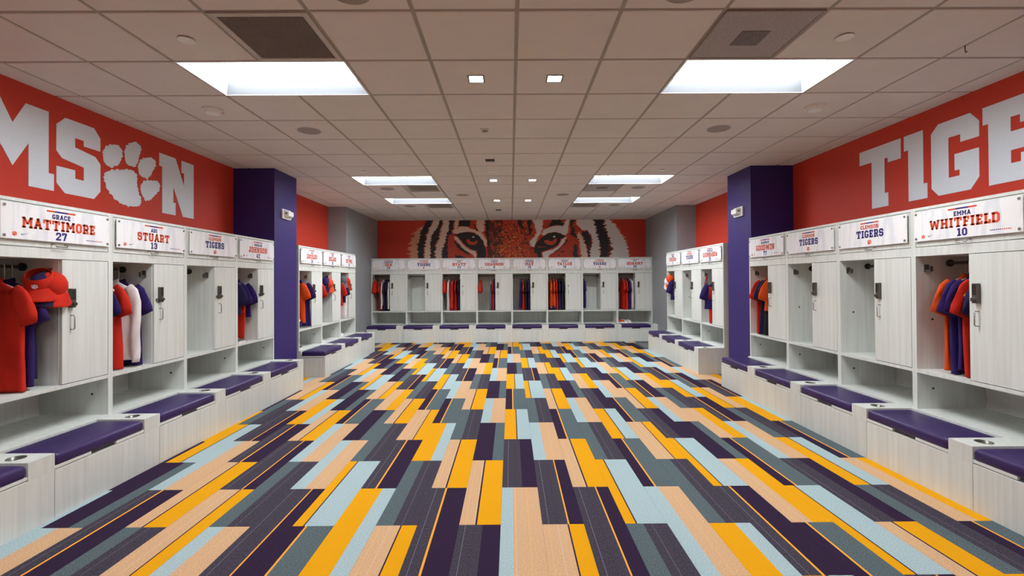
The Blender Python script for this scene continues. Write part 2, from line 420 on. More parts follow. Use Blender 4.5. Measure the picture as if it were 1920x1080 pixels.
    for i, (c, pts, soft) in enumerate(polys):
        m = inside(cx + fur1 * soft, cy + fur2 * soft * .5, pts)
        if c in ('cream', 'white') and soft > .3:   # warm fringe around pale fur
            e = np.zeros(m.shape, bool)
            for ddx, ddy in ((11, 0), (-11, 0), (0, 7), (0, -7)):
                e |= inside(cx + ddx + fur1 * soft * 1.3, cy + ddy + fur2 * soft * .5, pts)
            img[e & ~m] = lin(224, 112, 58)[:3]
        img[m] = L3(c)
        if i == 0:   # nose bridge and cheeks: mottled orange fur with bright flecks and dark spots
            n1 = vnoise(cx * .05, cy * .045, 11); n2 = vnoise(cx * .1, cy * .1, 12); n3 = vnoise(cx * .02, cy * .016, 13)
            nose = np.clip(1 - np.abs(cx - 1900) / 330, 0, 1)
            mm = m & (n1 * .6 + n2 * .4 > .60); img[mm] = lin(186, 48, 34)[:3]
            mm = m & (nose > 0) & (n3 + n2 * .5 + (np.abs(cx - 1680) < 110) * .42 > 1.02); img[mm] = L3('brn')
            mm = m & (nose > .2) & (n2 > .86 - .20 * nose * np.clip((cy - 80) / 400, 0, 1)); img[mm] = L3('hot')
            mm = m & (nose > 0.1) & (vnoise(cx * .07, cy * .04, 21) > .80) & (cy < 330); img[mm] = L3('blk')
    # bright fringe where cream fur meets dark fur
    me = bpy.data.meshes.new('mural')
    verts = np.stack([X, np.full(X.shape, YB - 0.004), Z], -1).reshape(-1, 3)
    idx = np.arange(nx * nz).reshape(nz, nx)
    faces = np.stack([idx[:-1, :-1], idx[:-1, 1:], idx[1:, 1:], idx[1:, :-1]], -1).reshape(-1, 4)
    me.from_pydata(verts.tolist(), [], faces.tolist())
    ca = me.color_attributes.new('print', 'FLOAT_COLOR', 'POINT')
    rgba = np.concatenate([img.reshape(-1, 3), np.ones((nx * nz, 1))], 1).astype(np.float32)
    ca.data.foreach_set('color', rgba.ravel())
    m = bpy.data.materials.new('mural_print'); m.use_nodes = True
    nt = m.node_tree; b = nt.nodes['Principled BSDF']; b.inputs['Roughness'].default_value = 0.55
    at = nt.nodes.new('ShaderNodeVertexColor'); at.layer_name = 'print'
    nt.links.new(at.outputs['Color'], b.inputs['Base Color'])
    me.materials.append(m)
    put('mural', me, wall_back)['label'] = 'tiger eyes mural print'
mural()

# ------------------------------------------------------------------ ceiling
ceiling = struct('ceiling', MB().box(XL, XR, YF, YB, 3.30, 3.40), M_SLAB)
TROFFERS = [(-4, 1), (2, 1), (-4, 7), (2, 7), (-4, 10), (2, 10), (-4, -5), (2, -5)]  # last pair is added, unseen behind the camera, to brighten the near ceiling
GRILLES = {(-3, 0): 'return', (2, 0): 'perf', (-3, 8): 'slat', (2, 8): 'perf', (-3, 11): 'slat', (2, 11): 'slat'}
occupied = set(GRILLES)
for c, r in TROFFERS: occupied |= {(c, r), (c + 1, r)}

def tile_mesh(w, d):
    mb = MB()
    a, b, ch = w / 2, d / 2, 0.004
    lo = [(-a + ch, -b + ch, 0), (a - ch, -b + ch, 0), (a - ch, b - ch, 0), (-a + ch, b - ch, 0)]
    mi = [(-a, -b, ch), (a, -b, ch), (a, b, ch), (-a, b, ch)]
    hi = [(-a, -b, .016), (a, -b, .016), (a, b, .016), (-a, b, .016)]
    mb.loft([lo, mi, hi])
    return mb
tile_cache = {}
rear = MB()
GAP = 0.012
for c in range(-7, 7):
    for r in range(-10, 16):
        xa, xb = max(gx(c), XL), min(gx(c + 1), XR)
        ya, yb = max(gy(r), YF), min(gy(r + 1), YB)
        if xb - xa < .04 or yb - ya < .04 or (c, r) in occupied: continue
        xa += GAP if xa > XL else 0; xb -= GAP if xb < XR else 0
        ya += GAP if ya > YF else 0; yb -= GAP if yb < YB else 0
        key = (round(xb - xa, 3), round(yb - ya, 3))
        if r >= -1:
            if key not in tile_cache: tile_cache[key] = tile_mesh(*key).mesh('ceiling_tile', M_TILE)
            put('ceiling_tile', tile_cache[key], ceiling, ((xa + xb) / 2, (ya + yb) / 2, CZ))
        else:
            t = tile_mesh(*key)
            rear.off = ((xa + xb) / 2, (ya + yb) / 2, CZ); rear.add(t.v, t.f)
o = rear.build('ceiling_tile', M_TILE, ceiling); o['kind'] = 'stuff'
wide = {(c + 1, r) for c, r in TROFFERS}
for c in range(-6, 7):
    start = None
    for r in range(-10, 17):
        blocked = (c, r) in wide or r == 16
        if not blocked and start is None: start = r
        if blocked and start is not None:
            y0, y1 = max(gy(start), YF), min(gy(r), YB)
            MB().box(gx(c) - .012, gx(c) + .012, y0, y1, CZ + .0065, CZ + .03).build('grid_runner', M_TBAR, ceiling)
            start = None
for r in range(-9, 16):
    if gy(r) < YF: continue
    MB().box(XL, XR, gy(r) - .012, gy(r) + .012, CZ + .007, CZ + .031).build('cross_runner', M_TBAR, ceiling)

# recessed light fixtures
def troffer(c, r, label):
    w, d, h = 2 * T - .03, T - .03, .11
    root = empty('ceiling_light', (gx(c + 1), gy(r + .5), CZ))
    tag(root, label, 'light', 'recessed ceiling light panels')
    a, b = w / 2, d / 2
    fr = MB()
    for (x0, x1, y0, y1) in ((-a - .012, a + .012, -b - .012, -b), (-a - .012, a + .012, b, b + .012), (-a - .012, -a, -b, b), (a, a + .012, -b, b)):
        fr.box(x0, x1, y0, y1, -.002, .012)
    fr.build('frame', M_REFL, root)
    i = .035
    lo = [(-a, -b), (a, -b), (a, b), (-a, b)]; hi = [(-a + i, -b + i), (a - i, -b + i), (a - i, b - i), (-a + i, b - i)]
    for k in range(4):
        j = (k + 1) % 4
        q0 = [(lo[k][0], lo[k][1], 0), (lo[j][0], lo[j][1], 0), (hi[j][0], hi[j][1], h), (hi[k][0], hi[k][1], h)]
        q1 = [(x * 1.012, y * 1.012, z) for x, y, z in q0]
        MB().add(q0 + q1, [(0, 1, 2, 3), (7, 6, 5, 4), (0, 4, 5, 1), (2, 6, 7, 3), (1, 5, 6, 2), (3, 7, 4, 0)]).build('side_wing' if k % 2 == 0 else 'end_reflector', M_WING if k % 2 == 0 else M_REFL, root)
    MB().box(-a + i, a - i, -b + i, b - i, h, h + .01).build('lens', M_LENS, root)
TL = {(-4, 1): 'large lit recessed ceiling panel beside the dark air grille, nearest on the left',
      (2, 1): 'large lit recessed ceiling panel beside the grey perforated panel, nearest on the right',
      (-4, 7): 'lit recessed ceiling panel on the left, second from the camera',
      (2, 7): 'lit recessed ceiling panel on the right, second from the camera',
      (-4, 10): 'lit recessed ceiling panel on the left, nearest the tiger mural',
      (2, 10): 'lit recessed ceiling panel on the right, nearest the tiger mural'}
for c, r in TROFFERS:
    troffer(c, r, TL.get((c, r), 'added unseen fill light panel behind the camera, %s, %s row' % ('left' if c < 0 else 'right', 'single')))

# air grilles
M_FRAME = mat('grille_frame_white', lin(190, 184, 180), 0.6, var=0.02, scale=(6, 6, 6))
def grille(c, r, kind, label):
    root = empty('air_grille', (gx(c + .5), gy(r + .5), CZ))
    tag(root, label, 'vent', 'ceiling air grilles')
    a = T / 2 - .012
    fr = MB()
    fw = .035 if kind != 'perf' else .012
    for (x0, x1, y0, y1) in ((-a, a, -a, -a + fw), (-a, a, a - fw, a), (-a, -a + fw, -a + fw, a - fw), (a - fw, a, -a + fw, a - fw)):
        fr.box(x0, x1, y0, y1, -.004, .012)
    fr.build('frame', M_GREYGRILLE if kind == 'perf' else M_FRAME, root)
    q = a - fw
    if kind == 'return':
        MB().box(-q, q, -q, q, .03, .034).build('duct_backing', M_DARKHOLE, root)
        core = MB(); n = 36
        for i in range(n + 1):
            t = -q + 2 * q * i / n
            core.box(t - .0012, t + .0012, -q, q, .002, .026); core.box(-q, q, t - .0012, t + .0012, .002, .026)
        o = core.build('eggcrate_core', M_GREYGRILLE, root); o['kind'] = 'stuff'
    elif kind == 'perf':
        MB().box(-q, q, -q, q, .0, .004).build('perforated_face', MATP, root)
        MB().box(-.09, .09, -.07, .11, -.003, .0).build('duct_opening', M_DARKHOLE2, root)
    else:
        MB().box(-q, q, -q, q, .05, .054).build('duct_backing', M_DARKHOLE, root)
        for i in range(9):
            y = -q + 2 * q * (i + .5) / 9
            for s in (-1, 1):
                x0, x1 = (-q, -.004) if s < 0 else (.004, q)
                sl = MB(); sl.prism([(y - .028, .002), (y - .024, .000), (y + .018, .040), (y + .014, .042)], x0, x1, 'x')
                sl.build('slat', M_FRAME, root)
MATP = mat('perforated_grey', lin(176, 170, 170), 0.6, col2=lin(140, 134, 136), scale=(160, 160, 160), detail=0, sharp=(.42, .55))
M_DARKHOLE2 = mat('perforated_dark', lin(120, 114, 113), 0.7, col2=lin(98, 92, 92), scale=(160, 160, 160), detail=0, sharp=(.42, .55))
GL = {(-3, 0): 'dark eggcrate return air grille in the ceiling, nearest on the left', (2, 0): 'large grey perforated air panel in the ceiling, nearest on the right',
      (-3, 8): 'louvred ceiling diffuser between the two far left light panels', (2, 8): 'grey perforated air panel between the two far right light panels',
      (-3, 11): 'louvred ceiling diffuser behind the farthest left light panel', (2, 11): 'louvred ceiling diffuser behind the farthest right light panel'}
for (c, r), k in GRILLES.items(): grille(c, r, k, GL[(c, r)])

# small square downlights
def downlight(c, r, lit, label):
    root = empty('downlight', (gx(c), gy(r), CZ))
    tag(root, label, 'light', 'small square downlights')
    s = .052
    fr = MB()
    for (x0, x1, y0, y1) in ((-s - .012, s + .012, -s - .012, -s), (-s - .012, s + .012, s, s + .012), (-s - .012, -s, -s, s), (s, s + .012, -s, s)):
        fr.box(x0, x1, y0, y1, -.004, .004)
    fr.build('trim_ring', M_DARKSTEEL if lit else M_WHITEPL, root)
    if lit: MB().box(-s, s, -s, s, -.002, .004).build('lens', M_DOWN, root)
    else: MB().box(-s, s, -s, s, -.001, .004).build('lens', M_DARKHOLE if lit is False else M_WHITEPL, root)
downlight(-.5, 1.5, True, 'lit square downlight left of the middle, nearest the camera')
downlight(.5, 1.5, True, 'lit square downlight right of the middle, nearest the camera')
downlight(-.5, 7.5, True, 'lit square downlight left of the middle, second row')
downlight(.5, 7.5, True, 'lit square downlight right of the middle, second row')
downlight(-.5, 10.5, True, 'lit square downlight left of the middle, nearest the mural')
downlight(.5, 10.5, True, 'lit square downlight right of the middle, nearest the mural')
downlight(-.5, 6.55, None, 'unlit pale square fitting in the ceiling before the second downlight row')

def ceil_round(name, c, r, rad, h, mats, label, cat, group, red=False):
    root = empty(name, (gx(c), gy(r), CZ)); tag(root, label, cat, group)
    if name == 'ceiling_speaker':
        MB().cyl((0, 0, .004), (0, 0, -.004), rad, rad - .004, 32).build('rim', M_TILE, root, smooth=False)
        MB().cyl((0, 0, -.0035), (0, 0, -.006), rad - .014, rad - .016, 32).build('grille', mats, root)
    elif name == 'smoke_detector':
        MB().cyl((0, 0, .004), (0, 0, -.016), rad, rad, 32).build('base', mats, root)
        MB().cyl((0, 0, -.016), (0, 0, -.040), rad * .86, rad * .7, 32).build('sensor_dome', mats, root)
        MB().box(rad * .2, rad * .85, rad * .45, rad * .5 + .02, -.017, -.0165).build('red_marking', M_ORANGE_P, root)
    elif name == 'sprinkler_cover':
        MB().cyl((0, 0, .004), (0, 0, -.006), rad * .8, rad * .8, 24).build('collar', M_DARKHOLE, root)
        MB().cyl((0, 0, -.006), (0, 0, -.010), rad, rad, 24).build('plate', mats, root)
    return root
for c, r, lb in ((-3.5, 3.5, 'round grey ceiling speaker left of the middle, over the lettering wall'), (3.5, 3.5, 'round grey ceiling speaker right of the middle, near the right lettering'),
                 (-3.5, 8.5, 'round ceiling speaker beside the left louvred diffuser'), (3.5, 8.5, 'round ceiling speaker beside the far perforated panel'),
                 (-1.5, 9.5, 'wide round ceiling speaker left of the downlight rows'), (1.5, 9.5, 'wide round ceiling speaker right of the downlight rows'),
                 (-3.5, 11.5, 'round ceiling speaker behind the farthest left light panel'), (3.5, 11.5, 'round ceiling speaker behind the farthest right light panel'),
                 (-1.5, -.3, 'round ceiling speaker cut by the top edge, left of the middle'), (1.5, -.3, 'round ceiling speaker cut by the top edge, right of the middle')):
    ceil_round('ceiling_speaker', c, r, .13, .01, M_GREYGRILLE, lb, 'speaker', 'round ceiling speakers')
ceil_round('smoke_detector', -4.5, 2.5, .085, .04, M_WHITEPL, 'round white smoke detector beside the nearest left light panel', 'detector', 'smoke detectors')
ceil_round('smoke_detector', 4.5, 2.5, .085, .04, M_WHITEPL, 'round white smoke detector with red marking beside the nearest right light panel', 'detector', 'smoke detectors')
for c, r, lb in ((-3.5, .5, 'round white sprinkler cover left of the eggcrate grille'), (3.5, .5, 'round white sprinkler cover right of the grey perforated panel'),
                 (-3.5, 6.45, 'small round sprinkler cover before the second left light panel'), (3.5, 6.45, 'small round sprinkler cover before the second right light panel'),
                 (3.5, 9.55, 'small round sprinkler cover before the farthest right light panel'),
                 (-3.5, 12.45, 'small round sprinkler cover near the left of the mural'), (3.5, 12.45, 'small round sprinkler cover near the right of the mural')):
    ceil_round('sprinkler_cover', c, r, .05, .01, M_WHITEPL, lb, 'sprinkler', 'sprinkler covers')
# small ceiling fittings on the centre line
o = empty('motion_detector', (gx(-.5), gy(3.5), CZ)); tag(o, 'small pale square motion detector on the ceiling centre line', 'detector')
MB().box(-.045, .045, -.045, .045, -.012, .0).build('base', M_TILE, o); MB().cyl((0, 0, -.012), (0, 0, -.026), .034, .02, 20).build('lens', M_GREYGRILLE, o)
for r, lb in ((5.5, 'small dark rectangular slot fitting on the ceiling centre line, nearer one'), (12.45, 'small dark rectangular slot fitting on the ceiling near the mural')):
    o = empty('slot_fitting', (gx(-.5), gy(r), CZ)); tag(o, lb, 'fitting', 'dark slot fittings')
    MB().box(-.06, .06, -.05, .05, -.008, .002).build('frame', M_DARKHOLE, o)
    MB().box(-.045, .045, -.035, .035, -.014, -.008).build('core', M_BLACK, o)
o = MB().tube([(0, 0, .004), (0, 0, -.03), (.006, 0, -.045), (.014, 0, -.036)], .004, 6).build('ceiling_hook', M_DARKSTEEL, None, (gx(5), gy(.72), CZ))
tag(o, 'tiny wire hook hanging from the ceiling grid at the right', 'hook')

# wall mounted sensors on the purple pillars
def pillar_sensor(x, y, s, label):
    root = empty('wall_sensor', (x, y, 2.44), 0); root.scale = (s, 1, 1)
    tag(root, label, 'sensor', 'white sensors on the purple pillars')
    MB().prism([(-.14, -.068), (.10, -.068), (.13, -.04), (.13, .04), (.10, .068), (-.14, .068)], 0, .022, 'x').build('backplate', M_WHITEPL, root)
    mb = MB()
    r1 = [(.022, y_, z_) for y_, z_ in ((-.11, -.055), (.08, -.055), (.105, -.03), (.105, .03), (.08, .055), (-.11, .055))]
    r2 = [(.075, y_ * .7 + .012, z_ * .62 + .008) for x_, y_, z_ in r1]
    mb.loft([r1, r2]); mb.build('housing', M_WHITEPL, root)
    MB().cyl((.045, -.085, .012), (.062, -.088, .012), .014, .012, 14).build('sensor_eye', M_DARKSTEEL, root)
pillar_sensor(-3.255, 6.735, 1, 'white box sensor on the left purple pillar')
pillar_sensor(3.33, 6.735, -1, 'white box sensor on the right purple pillar')

# ------------------------------------------------------------------ carpet plank floor
floor = struct('floor', MB().box(XL, XR, YF, YB, -0.2, -0.006), M_SLAB)
def carpet(name, c, c2, sc, sharp=(.35, .65), stripe=None):
    """speckled loop pile; stripe adds thin pinstripes running along the plank"""
    m = mat(name, lin(*c), 0.95, spec=0.1, col2=lin(*c2), scale=sc, detail=1.0, coords='World', bump=0.35, sharp=sharp)
    if stripe:
        nt = m.node_tree; b = nt.nodes['Principled BSDF']
        src = b.inputs['Base Color'].links[0].from_socket
        tc = nt.nodes.new('ShaderNodeTexCoord'); sp = nt.nodes.new('ShaderNodeSeparateXYZ')
        nt.links.new(tc.outputs['Object'], sp.inputs[0])
        for pos, col in stripe:
            a = nt.nodes.new('ShaderNodeMath'); a.operation = 'SUBTRACT'; a.inputs[1].default_value = pos
            nt.links.new(sp.outputs['X'], a.inputs[0])
            ab = nt.nodes.new('ShaderNodeMath'); ab.operation = 'ABSOLUTE'; nt.links.new(a.outputs[0], ab.inputs[0])
            lt = nt.nodes.new('ShaderNodeMath'); lt.operation = 'LESS_THAN'; lt.inputs[1].default_value = .0016
            nt.links.new(ab.outputs[0], lt.inputs[0])
            mu = nt.nodes.new('ShaderNodeMath'); mu.operation = 'MULTIPLY'; mu.inputs[1].default_value = .45
            nt.links.new(lt.outputs[0], mu.inputs[0])
            mx = nt.nodes.new('ShaderNodeMix'); mx.data_type = 'RGBA'
            nt.links.new(mu.outputs[0], mx.inputs['Factor']); nt.links.new(src, mx.inputs['A'])
            mx.inputs['B'].default_value = lin(*col)
            src = mx.outputs['Result']
        nt.links.new(src, b.inputs['Base Color'])
    return m
FINE = (150, 150, 150)
CM = {
 'P': carpet('carpet_dark_purple', (50, 35, 60), (44, 30, 53), FINE),
 'C': carpet('carpet_charcoal', (79, 74, 87), (49, 45, 56), (420, 60, 60), stripe=[(-.085, (150, 150, 165)), (-.03, (50, 42, 60)), (.03, (130, 130, 145)), (.08, (45, 38, 55))]),
 'G': carpet('carpet_slate', (100, 114, 119), (68, 80, 85), FINE, (.3, .7)),
 'B': carpet('carpet_pale_blue', (178, 199, 203), (144, 167, 174), FINE, (.3, .7)),
 'O': carpet('carpet_peach', (216, 179, 141), (190, 150, 113), FINE, (.3, .7), stripe=[(-.09, (240, 190, 110)), (-.035, (205, 205, 195)), (.045, (242, 185, 95))]),
 'Y': carpet('carpet_yellow', (226, 161, 18), (219, 153, 12), FINE),
 'd': carpet('carpet_dark_line', (54, 38, 62), (48, 34, 56), FINE),
 'o': carpet('carpet_orange_line', (248, 172, 60), (240, 160, 48), FINE),
}
CK = list(CM); CMATS = [CM[k] for k in CK]
PW, PLN = 0.25, 1.0
PX0, PY0 = -0.068, 2.7976      # plank column origin, half-row origin
# strip layouts: letters with cumulative edges (fractions of the plank width)
TYPES = {
 'BO': [('B', .40), ('O', 1)], 'BOn': [('B', .30), ('O', 1)],
 'OdY': [('O', .60), ('d', .635), ('Y', 1)], 'OdYw': [('O', .385), ('d', .43), ('Y', 1)],
 'YdB': [('Y', .25), ('d', .285), ('B', 1)], 'YdBw': [('Y', .46), ('d', .50), ('B', 1)],
 'YB': [('Y', .62), ('B', 1)], 'OY': [('O', .52), ('Y', 1)], 'YdO': [('Y', .5), ('d', .53), ('O', 1)],
 'CoP': [('C', .62), ('o', .655), ('P', 1)], 'CoPw': [('C', .40), ('o', .45), ('P', 1)],
 'CP': [('C', .57), ('P', 1)], 'PG': [('P', .64), ('G', 1)], 'PoG': [('P', .32), ('o', .37), ('G', 1)],
 'GC': [('G', .42), ('C', 1)], 'GoP': [('G', .45), ('o', .48), ('P', 1)],
}
# (column, near half-row): type, read off the room
LAY = {
 -1: {-10: 'CoPw', -8: 'OdY', -6: 'CoP', -4: 'YB', -2: 'CoPw', 0: 'BOn', 2: 'CoP', 4: 'BO', 6: 'CoPw', 8: 'YdB', 10: 'GC'},
 -2: {-11: 'BO', -9: 'GC', -7: 'BO', -5: 'PoG', -3: 'OdY', -1: 'CP', 1: 'OdY', 3: 'GC', 5: 'YB', 7: 'PoG', 9: 'OdYw', 11: 'PoG'},
 0: {-11: 'PG', -9: 'OdYw', -7: 'GC', -5: 'YdB', -3: 'GC', -1: 'OdYw', 1: 'CoP', 3: 'YdB', 5: 'GC', 7: 'OY', 9: 'CP', 11: 'OY'},
 1: {-12: 'CoP', -10: 'BO', -8: 'CoP', -6: 'BO', -4: 'CoPw', -2: 'OdYw', 0: 'CP', 2: 'OdYw', 4: 'PoG', 6: 'YdB', 8: 'PoG', 10: 'YdBw'},
 2: {-11: 'YdBw', -9: 'CoPw', -7: 'BO', -5: 'GC', -3: 'YB', -1: 'PG', 1: 'BO', 3: 'GC', 5: 'OdY', 7: 'PG', 9: 'BO', 11: 'PoG'},
 3: {-12: 'OY', -10: 'CoP', -8: 'OdYw', -6: 'PG', -4: 'OdY', -2: 'GC', 0: 'YdBw', 2: 'PoG', 4: 'YdBw', 6: 'CP', 8: 'OY', 10: 'GC'},
 4: {-11: 'GC', -9: 'YB', -7: 'PoG', -5: 'OdYw', -3: 'PoG', -1: 'BO', 1: 'GC', 3: 'BO', 5: 'PoG', 7: 'BO', 9: 'CoPw', 11: 'YB'},
 5: {-12: 'CoP', -10: 'BO', -8: 'PG', -6: 'OY', -4: 'PoG', -2: 'OdYw', 0: 'PoG', 2: 'OdYw', 4: 'CP', 6: 'OdYw', 8: 'GC', 10: 'YdO'},
 6: {-11: 'OdY', -9: 'PG', -7: 'OdY', -5: 'GC', -3: 'BO', -1: 'PG', 1: 'YdB', 3: 'PG', 5: 'BO', 7: 'CoPw', 9: 'YdBw', 11: 'CoP'},
 7: {-10: 'PoG', -8: 'YdB', -6: 'CoP', -4: 'YdBw', -2: 'GC', 0: 'YdBw', 2: 'GC', 4: 'OY', 6: 'PoG', 8: 'OY', 10: 'GoP'},
}
LIGHT = ['BO', 'OdY', 'OdYw', 'YdB', 'YdBw', 'YB', 'OY', 'BO']
DARK = ['CoP', 'CoPw', 'CP', 'PG', 'PoG', 'GC', 'GC', 'PG']
def plank_mb(ty, mb=None):
    mb = mb or MB(); a = -PW / 2 + .0006; full = PW - .0012; x = a; b = PLN / 2 - .0008
    seq = TYPES[ty]
    for i, (k, e) in enumerate(seq):
        x2 = a + full * e; mi = CK.index(k)
        sk = ('' if i == 0 else 'l') + ('' if i == len(seq) - 1 else 'r')
        mb.box(x, x2, -b, b, -.006, 0, mi, sk); x = x2
    return mb
plank_cache = {ty: plank_mb(ty).mesh('carpet_plank', CMATS) for ty in TYPES}
rng = random.Random(21)
rear = MB()
for c in range(-14, 15):
    par = 1 if c % 2 == 0 else 0
    for r in range(-13 + (0 if par else 1), 19, 2):
        if (r - par) % 2: continue
        y0 = PY0 + .5 * r
        xc = PX0 + PW * (c + .5)
        if y0 < YF or y0 + 1 > YB - .05 or xc - PW / 2 < XL or xc + PW / 2 > XR: continue
        if y0 > 11.1: continue
        side = abs(xc) > 2.98
        if side and not (y0 < 7.2 and y0 + 1 > 6.38): continue
        k = (r - (-1 if par else -2)) // 2
        light = ((c % 4 == 0) if par else (c % 4 == 1)) ^ (k % 2 == 1)
        ty = LAY.get(r, {}).get(c) or rng.choice(LIGHT if light else DARK)
        loc = (xc, y0 + .5, 0)
        if y0 + 1 > 2.2:
            put('carpet_plank', plank_cache[ty], floor, loc)
        else:
            rear.off = loc; plank_mb(ty, rear)
o = rear.build('carpet_plank', CMATS, floor); o['kind'] = 'stuff'
o = MB().box(XL, XR, YB - 1.2, YB, -.006, -.002).build('carpet_border', CM['G'], floor)

# ------------------------------------------------------------------ block lettering font (cap height 10)
def RC(a, b, c, d): return [(a, b), (c, b), (c, d), (a, d)]
def ST(x1, y1, x2, y2, w): return [(x1 - w / 2, y1), (x1 + w / 2, y1), (x2 + w / 2, y2), (x2 - w / 2, y2)]
def OCT(w, skip=(), s=2.5, t=2.2, k=1.9):
    o = [(k, 0), (w - k, 0), (w, k), (w, 10 - k), (w - k, 10), (k, 10), (0, 10 - k), (0, k)]
    j = .5
    i = [(s + j, t), (w - s - j, t), (w - s, t + j), (w - s, 10 - t - j), (w - s - j, 10 - t), (s + j, 10 - t), (s, 10 - t - j), (s, t + j)]
    return [[o[a], o[(a + 1) % 8], i[(a + 1) % 8], i[a]] for a in range(8) if a not in skip]
SS = [RC(1.6, 7.8, 5.4, 10), RC(1.2, 4, 5.8, 6.1), RC(1.6, 0, 5.4, 2.2), RC(0, 5.4, 2.4, 8.4), RC(4.6, 1.6, 7, 4.7), RC(0, 1.6, 2.3, 3.4), RC(4.7, 6.6, 7, 8.4),
      [(0, 8.4), (2.4, 8.4), (2.4, 10), (1.6, 10)], [(4.7, 8.4), (7, 8.4), (5.4, 10), (4.7, 10)], [(1.6, 0), (2.3, 0), (2.3, 1.6), (0, 1.6)], [(4.6, 0), (5.4, 0), (7, 1.6), (4.6, 1.6)],
      [(1.2, 4), (2.4, 4), (2.4, 5.4), (0, 5.4)], [(4.6, 4.7), (7, 4.7), (5.8, 6.1), (4.6, 6.1)]]
PB = [RC(.6, 0, 3.1, 10), RC(0, 0, 4.2, 1.8), RC(0, 7.8, 5.6, 10), RC(2, 3.6, 5.6, 5.7), RC(4.6, 5, 7, 8.6), [(4.6, 8.6), (7, 8.6), (5.6, 10), (4.6, 10)], [(4.6, 3.6), (5.6, 3.6), (7, 5), (4.6, 5)]]
